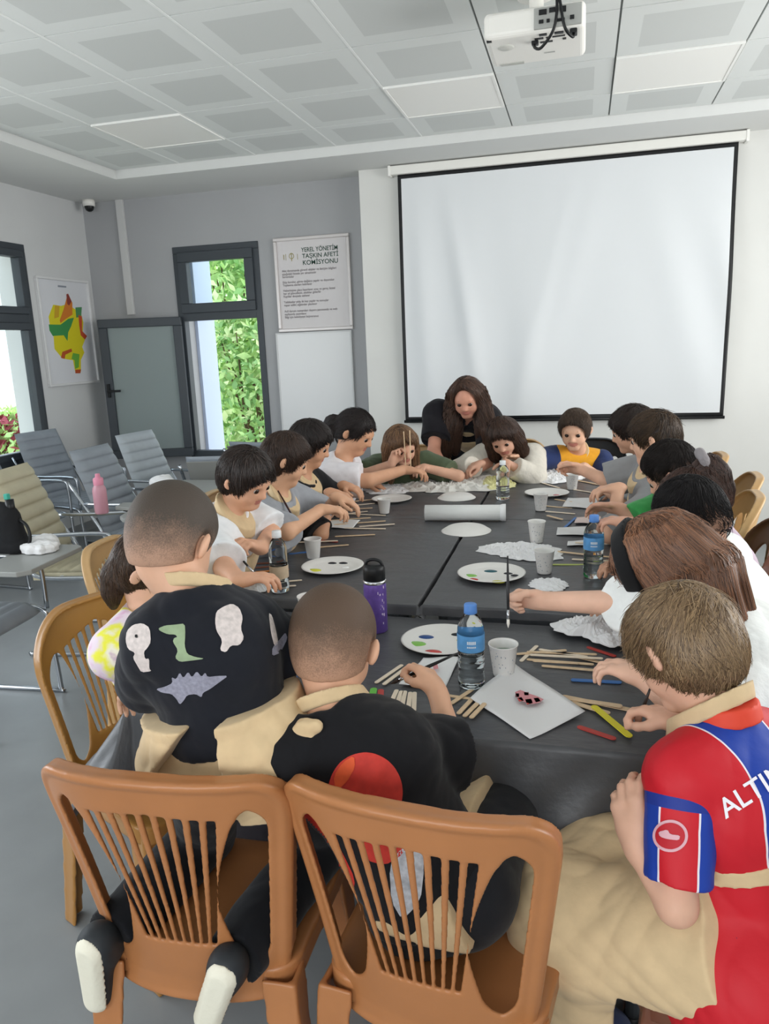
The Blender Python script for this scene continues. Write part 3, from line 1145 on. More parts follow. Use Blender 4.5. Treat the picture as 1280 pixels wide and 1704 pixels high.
def tablet_chair(label, x, y, rz, pad=GREYC, tablet=True, ribs=True, zt=.98, plain=PADB):
    t = thing('tablet_chair', label, 'chair', (x, y, 0), rz, 'grey conference chairs along the left wall')
    m = MB()
    V, F = ribbed_back(zt)
    m.add(V, F, 0, True)
    m.build('backrest', pad, t)
    if not ribs:
        MB().add([(-.2, -.243, .5), (.2, -.243, .5), (.19, -.43, zt - .03), (-.19, -.43, zt - .03), (-.2, -.257, .5), (.2, -.257, .5), (.19, -.445, zt - .03), (-.19, -.445, zt - .03)],
                 [(0, 1, 2, 3), (7, 6, 5, 4), (0, 4, 5, 1), (1, 5, 6, 2), (2, 6, 7, 3), (3, 7, 4, 0)]).build('back_shell', plain, t, bevel=.005)
    m = MB()
    nx, ny = 14, 48
    for i in range(ny + 1):
        for j in range(nx + 1):
            u, v = j / nx * 2 - 1, i / ny
            m.v.append((u * .225, -.21 + v * .45, .455 + .018 * abs(math.sin(v * 7 * PI)) ** .5 * (1 - u ** 8) - .04 * max(0, v - .85) / .15 * 1.0))
            m.v.append((u * .225, -.21 + v * .45, .405 + .01 * u ** 8))
    n = nx + 1
    for i in range(ny):
        for j in range(nx):
            a = 2 * (i * n + j)
            m.add([], [(a, a + 2, a + 2 * n + 2, a + 2 * n), (a + 1, a + 1 + 2 * n, a + 3 + 2 * n, a + 3)], 0, True) if False else None
            m.f += [(a, a + 2, a + 2 * n + 2, a + 2 * n), (a + 1, a + 1 + 2 * n, a + 3 + 2 * n, a + 3)]
            m.mi += [0, 0]
            m.sm += [True, True]
    for i in range(ny):
        for j in (0, nx):
            a = 2 * (i * n + j)
            m.f.append((a, a + 2 * n, a + 2 * n + 1, a + 1)); m.mi.append(0); m.sm.append(False)
    for j in range(nx):
        for i in (0, ny):
            a = 2 * (i * n + j)
            m.f.append((a, a + 2, a + 3, a + 1)); m.mi.append(0); m.sm.append(False)
    m.build('seat', pad, t)
    for sx in (-1, 1):
        x0 = sx * .25
        P = bez([(x0, -.40, .80), (x0, -.22, .52), (x0, -.16, .44), (x0, .1, .43), (x0, .235, .41), (x0, .25, .33), (x0, .27, .03), (x0, .24, .012), (x0, -.22, .012), (x0, -.27, .02)], 5)
        MB().tube(P, .0115, 10).build('leg_frame', CHROME, t)
        P = bez([(x0, -.3, .66), (x0, -.1, .66), (x0, .2, .665), (x0, .25, .62), (x0, .255, .42)], 5)
        MB().tube(P, .011, 10).build('arm_rail', CHROME, t)
    m = MB().tube([(-.25, -.05, .43), (.25, -.05, .43)], .011, 10)
    m.build('cross_bar', CHROME, t)
    if tablet:
        pts = [(-.27, .08), (-.27, .42), (-.24, .46), (.12, .46), (.16, .42), (.16, .26), (.1, .22), (-.12, .2), (-.16, .08)]
        tb = MB().prism([(a, b + .02) for a, b in pts], .70, .722).build('writing_tablet', TABM, t, bevel=.004)
        MB().bar((-.23, .12, .69), (-.23, .40, .69), .03, .02).build('bracket', BLK, tb)
    return t


tablet_chair('cream ribbed conference chair with writing tablet, nearest in the left row', -2.60, 3.46, R_(-80), CREAMC)
tablet_chair('grey conference chair at the left edge, only its tablet and dark seat in view', -2.62, 2.55, R_(-86), GREYC)
tablet_chair('grey ribbed conference chair behind the pink bottle', -2.66, 4.2, R_(-90), GREYC)
tablet_chair('grey ribbed conference chair coloured paler as side-lit in front of the open sash', -2.85, 4.95, R_(-98), mat('grey_leatherette_lit', '#a8b0b6', .4, noise=.04), tablet=False)  # paler copy of the grey leatherette; window light put into its colour
tablet_chair('grey ribbed conference chair below the map', -3.85, 5.1, R_(-100), GREYC, tablet=False)
tablet_chair('grey ribbed conference chair under the left window', -3.9, 4.45, R_(-95), GREYC, tablet=False)
tablet_chair('grey conference chair seen from its plain back beside the open window', -2.46, 5.0, R_(10), GREYC, tablet=False, ribs=False, zt=.86)
tablet_chair('grey conference chair seen from its plain back below the window', -2.38, 5.72, R_(-12), GREYC, tablet=False, ribs=False, zt=.86)
# ================================================================== things on the table
def top_z(y):
    return (TF if y < Y1 - .03 else TT) + .0035


def on(u, v, z=None, lift=0.):
    """table point under photo position"""
    if z is None:
        p = atz(u, v, TF + .0035)
        if p[1] > Y1 - .03:
            p = atz(u, v, TT + .0035)
    else:
        p = atz(u, v, z)
    return np.array([p[0], p[1], p[2] + lift])


PETM = mat('clear_pet', '#f4f9fb', .06, trans=1., ior=1.25, spec=.8)
WATER = mat('drinking_water', '#f4fafc', .02, trans=1., ior=1.2)
CAPB = mat('blue_cap', '#5b8fd8', .4)
CAPW = mat('white_cap', '#e8ecee', .4)


def bottle(label, u, v, cap=CAPB, lab='blue', h=.213, r=.033, fill=.5, pos=None):
    p = on(u, v) if pos is None else pos
    t = thing('water_bottle', label, 'bottle', p)
    s = h / .213
    pr = [(0, 0), (.024, 0), (.031, .004), (.033, .012), (.033, .03)]
    for k in range(4):
        z = .034 + k * .014
        pr += [(.0325, z), (.0308, z + .005), (.0325, z + .010)]
    pr += [(.033, .094), (.0325, .098), (.0325, .142), (.033, .146), (.032, .155), (.027, .170), (.019, .184), (.0135, .190), (.0135, .197)]
    pr = [(a * r / .033, b * s) for a, b in pr]
    MB().lathe(pr, n=32).build('bottle_body', PETM, t)
    zt = .012 + fill * .15
    wp = [(0, .003)] + [(max(a - .0016, 0), b + .002) for a, b in pr[1:] if b < zt * s] + [(.030 * r / .033, zt * s), (0, zt * s)]
    MB().lathe(wp, n=28).build('water', WATER, t)
    MB().lathe([(0, .213 * s), (.0145, .213 * s), (.0155, .211 * s), (.0158, .197 * s), (.0162, .191 * s), (.0150, .190 * s)], n=28).build('cap', cap, t)
    if lab:
        c = {'blue': '#5f9ed6', 'pale': '#cfdbe2', 'tan': '#cdb79c'}[lab]
        z0, z1 = ((.099, .141) if lab == 'blue' else (.052, .095))
        lm = MB().lathe([(.0335 * r / .033, z0 * s), (.0337 * r / .033, (z0 + .002) * s), (.0337 * r / .033, (z1 - .002) * s), (.0335 * r / .033, z1 * s)], n=32).build('label_band', mat('label_' + lab, c, .4, noise=.12, nscale=40), t)
        if lab == 'blue':
            a0 = math.atan2(-p[1], -p[0])
            m = MB()
            for k in range(6):
                a = a0 - .28 + k * .11
                for zz, hh in ((.121, .008), (.112, .004)):
                    R = .0341 * r / .033
                    b = a + .075
                    m.poly([(R * math.cos(a), R * math.sin(a), zz * s), (R * math.cos(b), R * math.sin(b), zz * s), (R * math.cos(b), R * math.sin(b), (zz + hh) * s), (R * math.cos(a), R * math.sin(a), (zz + hh) * s)])
            m.build('label_mark', mat('label_white', '#e8f1f8', .5), lm)
    return t


bottle('clear water bottle with blue cap and blue label nearest the camera on the front table', 785, 1141, CAPB, 'blue', .213, .033, .5)
bottle('clear water bottle with white cap and pale label in front of the boy in white', 467, 984, CAPW, 'tan', .21, .031, .55)
bottle('clear water bottle with blue cap and blue label at the right table edge', 987, 960, CAPB, 'blue', .215, .033, .45)
bottle('clear water bottle without coloured label standing at the far middle of the table', 837, 831, CAPW, None, .2, .034, .4)


def flask():
    p = on(627, 1049)
    t = thing('drinking_flask', 'purple metal drinking flask with black lid standing on the front table', 'flask', p)
    PUR = mat('purple_enamel', '#6f55a8', .35, metal=.25, noise=.12, nscale=60)
    MB().lathe([(0, 0), (.031, 0), (.034, .004), (.034, .13), (.033, .152), (.030, .158), (0, .158)], n=36).build('flask_body', PUR, t)
    MB().lathe([(.0335, .150), (.0345, .152), (.0345, .158), (.032, .16)], n=36).build('collar', mat('steel', '#c9ccd0', .25, metal=1), t)
    MB().lathe([(0, .205), (.024, .205), (.030, .200), (.0325, .192), (.0325, .160), (.030, .158)], n=36).build('lid', BLK, t)
    m = MB()
    P = bez([(-.026, 0, .200), (-.02, 0, .214), (0, 0, .22), (.02, 0, .214), (.026, 0, .200)], 6)
    m.tube(P, .005, 8)
    m.build('carry_loop', BLK, t)
    m = MB()
    r = np.random.default_rng(5)
    a0 = math.atan2(-p[1], -p[0])
    for k in range(16):
        a, z = a0 + r.uniform(.15, .8), r.uniform(.03, .14)
        w, hh = r.uniform(.04, .12), r.uniform(.003, .008)
        R = .0346
        m.poly([(R * math.cos(a), R * math.sin(a), z), (R * math.cos(a + w), R * math.sin(a + w), z + r.uniform(-.003, .003)), (R * math.cos(a + w), R * math.sin(a + w), z + hh), (R * math.cos(a), R * math.sin(a), z + hh)])
    m.build('printed_pattern', mat('pattern_lilac', '#d8c8e4', .5), t)


flask()

CUPM = mat('paper_cup', '#e9e7e4', .6)
SPOT = mat('cup_print', '#8f98a4', .6)
TEA = mat('dirty_water', '#9aa79a', .1)
CUPMESH = {}


def cup(label, u, v, h=.078, r=.034, spots=True, water=TEA, group='paper cups on the table'):
    p = on(u, v)
    t = thing('paper_cup', label, 'cup', p, 0, group)
    k = (h, r)
    MB().lathe([(0, .004), (r * .68, .004), (r * .70, 0), (r * .72, .002), (r, h - .002), (r + .0022, h), (r + .002, h + .0022), (r - .001, h + .001), (r * .97, h - .004),
                (r * .70, .007), (0, .007)], n=32).build('cup_wall', CUPM, t)
    zl = h * .72
    MB().lathe([(0, zl), (r * (.70 + .27 * .72), zl)], n=28).build('paint_water', water, t)
    if spots:
        rr = np.random.default_rng(int(u * 7 + v))
        m = MB()
        for i in range(70):
            a, z = rr.uniform(0, 6.28), rr.uniform(.006, h - .01)
            R = r * (.72 + .28 * z / h) + .0006
            w, q = rr.uniform(.03, .10), rr.uniform(.0015, .0045)
            m.poly([(R * math.cos(a), R * math.sin(a), z), (R * math.cos(a + w), R * math.sin(a + w), z + rr.uniform(-.002, .002)),
                    (R * math.cos(a + w * .8), R * math.sin(a + w * .8), z + q), (R * math.cos(a + .01), R * math.sin(a + .01), z + q)])
        m.build('printed_spots', SPOT, t)
    return t


cup('speckled paper cup beside the nearest blue-capped bottle', 838, 1122, .082, .036)
cup('paper cup just behind the head of the boy in the black printed shirt', 516, 1030, .075, .035, False, mat('red_water', '#c99a94', .2))
cup('plain white paper cup beside the white-capped bottle at left', 522, 928, .075, .033, False, mat('pink_water', '#dcc0c0', .2))
cup('plain white paper cup in front of the far left plate', 640, 854, .07, .032, False)
cup('white paper cup by the ponytail girl\'s outstretched hand', 686, 801, .07, .033, False)
cup('pale spotted paper cup right of the upturned plate', 893, 902, .085, .034)
cup('spotted paper cup in front of the crumpled white tissue', 906, 953, .08, .034)
cup('spotted paper cup beside the plate on the right row', 900, 849, .08, .034)
cup('spotted paper cup in front of the boy in yellow', 952, 814, .08, .034)
cup('small white paper cup under the woman\'s hands', 752, 793, .06, .028, False)

PLATE = mat('paper_plate', '#eceae6', .55)
PAINTC = dict(green='#86c25a', blue='#2f4f8a', black='#20242c', red='#c23a34', yellow='#d8d84a', teal='#2f5f6a', white='#f4f4f2', pink='#d88a90', maroon='#6d2a34')


def plate(label, u, v, r=.11, blobs=(), flip=False, group='paper plates on the table'):
    p = on(u, v)
    t = thing('paper_plate', label, 'plate', p, 0, group)
    if flip:
        pr = [(0, .018), (r * .72, .018), (r * .78, .015), (r * .97, .002), (r, .0), (r * .97, .0), (r * .78, .012), (0, .015)]
    else:
        pr = [(0, .001), (r * .68, .001), (r * .74, .004), (r * .95, .013), (r, .014), (r * .95, .0155), (r * .74, .0065), (r * .68, .0035), (0, .0035)]
    MB().lathe(pr, n=56).build('plate_dish', PLATE, t)
    for i, (c, a, q, s) in enumerate(blobs):
        a = math.radians(a)
        x, y = math.cos(a) * r * q, math.sin(a) * r * q
        z = .0035 if q < .7 else .008
        m = MB().lathe([(0, .004), (s * .5, .0035), (s * .9, .0015), (s, 0)], (x, y, z), 18, 0, 'z', (1.25, .8))
        m.build('paint_blob', mat('paint_' + c, PAINTC[c], .25), t)
    return t


plate('paper plate palette with green, blue, black and red paint behind the nearest bottle', 735, 1070, .115,
      (('blue', 150, .5, .018), ('black', 60, .6, .014), ('green', 200, .62, .022), ('red', 262, .66, .02), ('yellow', 20, .5, .012)))
plate('paper plate palette with yellow and black paint in front of the boy in white', 554, 946, .115,
      (('black', 110, .5, .014), ('black', 70, .55, .014), ('yellow', 215, .62, .022), ('white', 10, .4, .012)))
plate('paper plate palette with teal and green paint in front of the long-haired girl', 818, 958, .118,
      (('green', 195, .62, .019), ('teal', 100, .35, .019), ('black', 20, .5, .013), ('black', 350, .7, .012), ('red', 235, .78, .014), ('yellow', 290, .82, .018)))
plate('clean upturned white paper plate in front of the paper roll', 776, 883, .108, (), True)
plate('clean white paper plate behind the paper roll', 760, 828, .1, (), True)
plate('clean white paper plate at the far left near the thin boys', 652, 833, .105, ())
plate('white paper plate at the right row under a spotted cup', 910, 823, .115, (('pink', 330, .5, .014), ('yellow', 200, .4, .012)))
plate('paper plate with dark and yellow paint at the far end before the woman', 800, 795, .12, (('black', 120, .5, .018), ('black', 60, .4, .015), ('yellow', 0, .8, .02)))


def paper_roll():
    a, b = on(708, 866), on(842, 866)
    r = .036
    t = thing('paper_roll', 'white paper towel roll lying across the middle of the table', 'paper roll', (a[0], a[1], a[2] + r), math.atan2(b[1] - a[1], b[0] - a[0]))
    L = float(np.linalg.norm(b - a))
    MB().lathe([(.014, 0), (r, 0), (r, L * .95), (r * .99, L * .951), (.014, L * .951)], n=36, axis='x').build('paper_body', mat('towel_paper', '#e2e4e2', .8, bump=.15, bscale=50), t)
    MB().lathe([(r * 1.0, L * .93), (r * 1.1, L * .96), (r * 1.1, L), (.016, L)], n=30, axis='x', squash=(1, 1)).build('crimped_end', mat('roll_wrap', '#eff1f2', .3), t)
    MB().lathe([(.0135, -.002), (.013, L * .99)], n=18, axis='x').build('core', mat('cardboard', '#a58a66', .8), t)


paper_roll()


def crumple(label, pts, h, seed, name='crumpled_tissue', c='#e9e9ea', amp=1., group=None):
    """crumpled paper lying over a polygon given in photo points"""
    P = [on(*q) for q in pts]
    c0 = np.mean(P, 0)
    r = np.random.default_rng(seed)
    n = 26
    th = np.array([math.atan2(p[1] - c0[1], p[0] - c0[0]) for p in P])
    rd = np.array([math.hypot(p[1] - c0[1], p[0] - c0[0]) for p in P])
    o = np.argsort(th)
    th, rd = th[o], rd[o]
    na = 64
    A = np.linspace(-PI, PI, na, endpoint=False)
    R = np.interp(A, np.concatenate([th - 2 * PI, th, th + 2 * PI]), np.tile(rd, 3))
    V = [(0, 0, h * .7)]
    k = r.normal(size=(6, 3)) * 95
    R = R * (1 + .10 * np.sin(A * 5 + seed) * np.sin(A * 11 + 2 * seed) + .015 * r.normal(size=na))
    for i in range(1, n + 1):
        q = i / n
        for j, a in enumerate(A):
            x, y = R[j] * q * math.cos(a), R[j] * q * math.sin(a)
            w = sum(abs(math.sin(x * kk[0] + y * kk[1] + kk[2])) / (1 + m * .4) for m, kk in enumerate(k)) / 3.2
            V.append((x, y, max(.002, h * 1.25 * (1 - q ** 5) * (.08 + amp * 1.05 * max(0., 1 - w) ** .8))))
    F = [(0, 1 + j, 1 + (j + 1) % na) for j in range(na)]
    for i in range(n - 1):
        for j in range(na):
            a, b = 1 + i * na + j, 1 + i * na + (j + 1) % na
            F.append((a, a + na, b + na, b))
    m = MB().add(V, F, 0, False)
    ob = m.build(name, mat('tissue_' + c, c, .8), None, c0)
    md = ob.modifiers.new('thick', 'SOLIDIFY')
    md.thickness = .0012
    return tag(ob, label, 'tissue' if 'tissue' in name else 'paper', group)


crumple('crumpled white paper napkins under the long-haired girl\'s sleeve', [(912, 1050), (960, 1020), (1040, 1015), (1060, 1060), (1045, 1084), (970, 1066)], .035, 2)
crumple('crumpled white tissue stretched behind the spotted cup at right', [(790, 917), (840, 904), (890, 905), (938, 925), (905, 936), (870, 932), (830, 924)], .022, 3)
crumple('small crumpled tissue by the long-haired girl\'s wrist', [(880, 972), (925, 964), (945, 975), (915, 985), (890, 980)], .018, 5)
crumple('small crumpled white tissue at the left table edge beside the sticks', [(394, 980), (412, 965), (440, 968), (438, 986), (410, 990)], .03, 6)
crumple('crumpled white tissue in front of the boy in yellow', [(893, 800), (915, 784), (940, 786), (940, 802), (915, 806)], .03, 7)
crumple('long crumpled white paper lying before the woman', [(655, 812), (700, 795), (780, 792), (838, 797), (830, 815), (760, 818), (700, 820)], .05, 9, 'crumpled_paper', '#dcdad4', .7)
crumple('crumpled yellowish tissue at the right end of the long paper', [(808, 806), (822, 797), (838, 802), (836, 814), (818, 816)], .045, 10, c='#dcd9a0')
crumple('white napkin lying at the far left table edge', [(620, 822), (648, 806), (672, 806), (660, 822)], .016, 12)


def sheet(label, corners, marks=(), c='#e8e8e8', curl=.02, name='paper_sheet'):
    P = [on(*q) for q in corners]
    c0 = np.mean(P, 0)
    Q = [p - c0 for p in P]
    n = 16
    V, F = [], []
    for i in range(n + 1):
        for j in range(n + 1):
            u, v = i / n, j / n
            p = Q[0] * (1 - u) * (1 - v) + Q[1] * u * (1 - v) + Q[2] * u * v + Q[3] * (1 - u) * v
            z = .004 + curl * (max(0, u - .6) / .4) ** 2 * .6 + curl * (max(0, .35 - v) / .35) ** 2 * .5 + .003 * math.sin(u * 5 + v * 4)
            V.append((p[0], p[1], z))
    for i in range(n):
        for j in range(n):
            a = i * (n + 1) + j
            F.append((a, a + n + 1, a + n + 2, a + 1))
    o = MB().add(V, F, 0, True).build(name, mat('sheet_' + c, c, .6), None, c0)
    md = o.modifiers.new('thick', 'SOLIDIFY')
    md.thickness = .0008
    md.offset = -1
    tag(o, label, 'paper')
    for mk, (pts, cc) in enumerate(marks):
        m = MB()
        vs = []
        for u, v in pts:
            p = on(u, v) - c0
            vs.append((p[0], p[1], .0125))
        m.poly(vs)
        m.build('painted_mark', mat('paint_' + cc, PAINTC[cc], .5), o)
    return o


sheet('large white drawing sheet with a small red painted figure in front of the camera', [(783, 1168), (852, 1109), (974, 1192), (882, 1231)],
      [([(857, 1160), (866, 1156), (880, 1162), (895, 1167), (905, 1172), (897, 1178), (884, 1180), (872, 1176), (862, 1170)], 'pink'),
       ([(858, 1162), (864, 1162), (864, 1168), (858, 1168)], 'maroon'), ([(872, 1160), (880, 1160), (880, 1165), (873, 1165)], 'maroon'),
       ([(861, 1170), (868, 1168), (872, 1174), (864, 1176)], 'red'), ([(874, 1172), (884, 1171), (887, 1178), (877, 1181)], 'red'), ([(888, 1170), (896, 1169), (900, 1175), (892, 1177)], 'red')], curl=.012)
sheet('white painted sheet under the raised hand of the boy in black', [(664, 1142), (705, 1098), (765, 1098), (738, 1152)], [([(688, 1120), (697, 1114), (706, 1126), (702, 1140), (690, 1136)], 'red'),
      ([(720, 1112), (728, 1112), (730, 1120), (722, 1122)], 'pink')], curl=.004)
sheet('white paper sheet lying beside the blue-capped bottle at right', [(926, 892), (928, 879), (1000, 879), (1002, 893)], curl=.002)
sheet('narrow white paper strip in front of the blue-capped bottle at right', [(944, 910), (945, 902), (990, 902), (992, 910)], curl=.002)
sheet('beige card lying by the dinosaur-shirt boy\'s elbow', [(433, 1154), (450, 1118), (484, 1124), (462, 1160)], c='#e2cdae', curl=.002)
sheet('white folded napkin on the left row beside thin sticks', [(532, 880), (545, 868), (600, 868), (585, 881)], curl=.004)
sheet('small white paper at the right row behind the spotted cup', [(936, 845), (945, 830), (1000, 832), (990, 848)], curl=.003)
sheet('pale paper under the green-sleeved child\'s hands', [(956, 872), (960, 862), (1000, 862), (1000, 874)], c='#e5d2cc', curl=.002)

STK = mat('birch_stick', '#e0c4a0', .6, noise=.08, nscale=60, stretch=(1, 1, 1))
STKS = {'wood': STK, 'pale': mat('pale_stick', '#ecdcc6', .6), 'blue': mat('blue_stick', '#3f74b8', .5), 'green': mat('green_stick', '#6cbf4c', .5), 'red': mat('red_stick', '#b8433c', .5),
        'yellow': mat('yellow_stick', '#e6d936', .5), 'orange': mat('orange_stick', '#c98142', .6), 'brown': mat('brown_stick', '#7d4a35', .6), 'lime': mat('lime_stick', '#b9c46a', .6)}


def stick(label, a, b, c='wood', w=.010, group=None, lift=0., cat='craft stick'):
    A, B = on(*a), on(*b)
    d = B - A
    L = float(np.hypot(d[0], d[1]))
    n = 8
    pts = [(w / 2 * math.cos(x), w / 2 * math.sin(x)) for x in np.linspace(PI / 2, 3 * PI / 2, n)] + [(L + w / 2 * math.cos(x), w / 2 * math.sin(x)) for x in np.linspace(-PI / 2, PI / 2, n)]
    o = MB().prism(pts, 0, .002).build('craft_stick', STKS[c], None, (A[0], A[1], max(A[2], B[2]) + lift))
    o.rotation_euler = (0, 0, math.atan2(d[1], d[0]))
    return tag(o, label, cat, group)


G1 = 'plain craft sticks fanned right of the speckled cup'
for i, (a, b) in enumerate([((868, 1100), (893, 1076)), ((862, 1090), (940, 1084)), ((880, 1088), (990, 1092)), ((885, 1094), (1000, 1100)), ((880, 1098), (985, 1106)), ((905, 1110), (1000, 1118)),
                            ((900, 1084), (975, 1096)), ((890, 1104), (960, 1108)), ((935, 1088), (1005, 1104))]):
    stick('plain wooden craft stick in the fan right of the speckled cup', a, b, 'wood' if i % 3 else 'pale', .011, G1, .0022 * (i % 4))
G2 = 'plain craft sticks below the painted sheet'
for i, (a, b) in enumerate([((644, 1186), (660, 1150)), ((656, 1186), (668, 1152)), ((667, 1186), (674, 1152)), ((679, 1184), (683, 1154)), ((689, 1182), (690, 1154))]):
    stick('pale wooden craft stick in the row under the painted sheet', a, b, 'pale', .011, G2, .0)
G3 = 'plain craft sticks crossed under the nearest bottle'
for i, (a, b) in enumerate([((745, 1158), (800, 1166)), ((752, 1172), (785, 1150)), ((764, 1190), (790, 1162)), ((774, 1196), (800, 1170)), ((785, 1200), (806, 1178))]):
    stick('plain wooden craft stick crossed in front of the nearest bottle', a, b, 'wood', .011, G3, .0022 * i)
stick('pale wooden stick left of the painted sheet', (627, 1136), (668, 1108), 'pale', .011)
stick('second pale wooden stick pointing up left of the painted sheet', (640, 1140), (672, 1116), 'pale', .011, lift=.0022)
stick('light green craft stick right of the ear of the boy in black', (614, 1190), (622, 1148), 'green', .017)
stick('dark red craft stick beside the green one', (632, 1188), (634, 1150), 'red', .015)
stick('blue craft stick at the left near the beige card', (457, 1170), (490, 1128), 'blue', .017)
stick('bright yellow craft stick in front of the boy in the football shirt', (990, 1180), (1046, 1227), 'yellow', .017, lift=.004)
stick('red craft stick below the yellow one at the front edge', (966, 1211), (1020, 1229), 'red', .014)
stick('red stick under the long-haired girl\'s arm', (980, 1078), (1022, 1092), 'red', .012)
stick('blue craft stick lying right of the drawing sheet', (955, 1132), (1030, 1136), 'blue', .014)
G4 = 'plain craft sticks behind the yellow stick'
for i, (a, b) in enumerate([((940, 1160), (1050, 1182)), ((955, 1172), (1010, 1188)), ((948, 1166), (1030, 1178))]):
    stick('plain wooden craft stick behind the yellow one', a, b, 'wood', .016, G4, .0022 * i)
G5 = 'craft sticks scattered on the left row'
L5 = [((552, 866), (615, 862)), ((560, 858), (610, 852)), ((565, 850), (618, 847)), ((570, 843), (622, 838)), ((558, 874), (640, 868)), ((600, 878), (655, 874)), ((560, 893), (622, 890)), ((575, 880), (640, 881)),
      ((588, 836), (618, 833)), ((572, 855), (640, 858)), ((530, 912), (578, 908)), ((480, 905), (560, 902))]
for i, (a, b) in enumerate(L5):
    stick('pale craft stick scattered on the left row between plate and napkin', a, b, 'pale' if i % 2 else 'wood', .013, G5, .0022 * (i % 3))
stick('blue craft stick behind the white-capped bottle', (484, 922), (520, 918), 'blue', .016)
stick('red craft stick beside the plain white cup at left', (535, 900), (560, 902), 'red', .014)
G6 = 'orange and brown sticks in front of the boy in white'
for i, (a, b, c) in enumerate([((425, 960), (475, 958), 'orange'), ((428, 952), (478, 948), 'orange'), ((428, 945), (475, 941), 'brown'), ((430, 938), (472, 936), 'brown')]):
    stick('%s craft stick in the stack beside the white-capped bottle' % c, a, b, c, .014, None if c == 'x' else G6 + ' ' + c, .0)
G7 = 'pale sticks below the orange ones'
for i, (a, b) in enumerate([((430, 972), (500, 966)), ((436, 980), (490, 976)), ((440, 966), (470, 965))]):
    stick('pale craft stick at the left edge below the orange sticks', a, b, 'pale', .012, G7, .0022 * i)
G8 = 'craft sticks scattered on the right row'
L8 = [((905, 842), (950, 846)), ((910, 852), (955, 856)), ((912, 860), (935, 866)), ((955, 815), (1000, 822)), ((925, 832), (950, 836)), ((960, 905), (1030, 908)), ((975, 925), (1035, 928)), ((955, 932), (1030, 936)), ((930, 920), (975, 925)),
      ((890, 800), (930, 812)), ((960, 800), (1000, 808))]
for i, (a, b) in enumerate(L8):
    stick('pale craft stick scattered on the right row among cups and paper', a, b, 'pale' if i % 2 else 'wood', .014, G8, .0022 * (i % 3))
stick('lime green stick in front of the blue-capped bottle at right', (922, 940), (985, 940), 'lime', .012)
stick('turquoise craft stick behind the blue-capped bottle at right', (940, 878), (958, 862), 'blue', .012)

# pink bottle, dark bag and tissues on the writing tablets
def pink_bottle():
    p = atz(170, 854, .724)
    t = thing('pink_bottle', 'pink translucent drinking bottle standing on a writing tablet at left', 'bottle', p)
    PK = mat('pink_plastic', '#e2a9b8', .3, trans=.35)
    MB().lathe([(0, 0), (.033, 0), (.036, .006), (.036, .125), (.033, .14), (.024, .155), (.024, .165), (0, .165)], n=30).build('bottle_body', PK, t)
    MB().lathe([(.026, .155), (.027, .185), (.024, .192), (.014, .196), (.012, .215), (0, .215)], n=26).build('cap', mat('pink_cap', '#d68aa0', .4), t)


pink_bottle()


def dark_bag():
    p = atz(22, 918, .724)
    t = thing('shoulder_bag', 'small black bag with turquoise tab standing at the left picture edge', 'bag', p)
    pr = [rc((-.045, 0, .03), (-.035, 0, .17), .05, .045, .03, .75, (0, 1, 0)), rc((.02, 0, .03), (.0, 0, .15), .05, .045, .03, .75, (0, 1, 0))]
    link('bag_body', sdf_mesh('bag_body', pr, .005, [mat('black_fabric', '#141518', .8)], noise=.006, nf=30, clip=[((0, 0, 0.0), (0, 0, -1))]), t)
    MB().lathe([(0, .235), (.018, .235), (.02, .17), (.0, .17)], (.02, 0, 0), 20).build('neck', BLK, t)
    MB().box(.0, .02, -.01, .01, .235, .26).build('tab', mat('turquoise', '#3fa592', .5), t, bevel=.003)
    MB().tube(bez([(.05, .0, .15), (.10, -.01, .12), (.11, -.015, .06), (.08, -.02, .015)], 5), .007, 8).build('strap', BLK, t)


dark_bag()


def blob_paper(label, u, v, z, r, h, seed):
    p = atz(u, v, z)
    rr = np.random.default_rng(seed)
    pr = [el((rr.normal() * r * .4, rr.normal() * r * .4, h * .3), (r * rr.uniform(.5, .9), r * rr.uniform(.5, .9), h * rr.uniform(.5, .8)), k=.01) for _ in range(5)]
    o = link('crumpled_tissue', sdf_mesh('crumpled_tissue', pr, .005, [mat('tissue_#e9e9ea', '#e9e9ea', .8)], noise=.012, nf=90, seed=seed, clip=[((0, 0, 0), (0, 0, -1))], smooth=0), None, p)
    return tag(o, label, 'tissue')


blob_paper('crumpled white tissue on the nearest writing tablet at left', 70, 912, .724, .05, .03, 3)
blob_paper('crumpled white tissue on the writing tablet by the open sash', 270, 806, .724, .045, .03, 4)
# ================================================================== people
Q = 1.0           # sampling step multiplier of the implicit surfaces


def skin(c):
    n = 'skin_' + c
    if n in MATS:
        return MATS[n]
    m = mat(n, c, .5, noise=.07, nscale=18, bump=.02, bscale=220, spec=.35)
    b = m.node_tree.nodes['Principled BSDF']
    b.inputs['Subsurface Weight'].default_value = .06
    b.inputs['Subsurface Radius'].default_value = (.012, .005, .003)
    return m


LIP = mat('lip_skin', '#bd7a6c', .5)
EYEW = mat('eye_white', '#b9b0a8', .3)
EYED = mat('eye_dark', '#2a1c14', .2)


def hair_mat(c, c2=None, rough=.42):
    n = 'hair_%s_%s' % (c, c2)
    if n in MATS:
        return MATS[n]
    m = mat(n, c, rough, spec=.5)
    nt = m.node_tree
    b = nt.nodes['Principled BSDF']
    a = nt.nodes.new('ShaderNodeAttribute')
    a.attribute_name = 'rnd'
    r = nt.nodes.new('ShaderNodeValToRGB')
    x = lin(c)
    y = lin(c2) if c2 else tuple(min(1, v * 1.9 + .004) for v in x[:3]) + (1,)
    r.color_ramp.elements[0].color = tuple(v * .75 for v in x[:3]) + (1,)
    r.color_ramp.elements[1].color = y
    nt.links.new(a.outputs['Fac'], r.inputs['Fac'])
    nt.links.new(r.outputs['Color'], b.inputs['Base Color'])
    b.inputs['Anisotropic'].default_value = .4
    return m


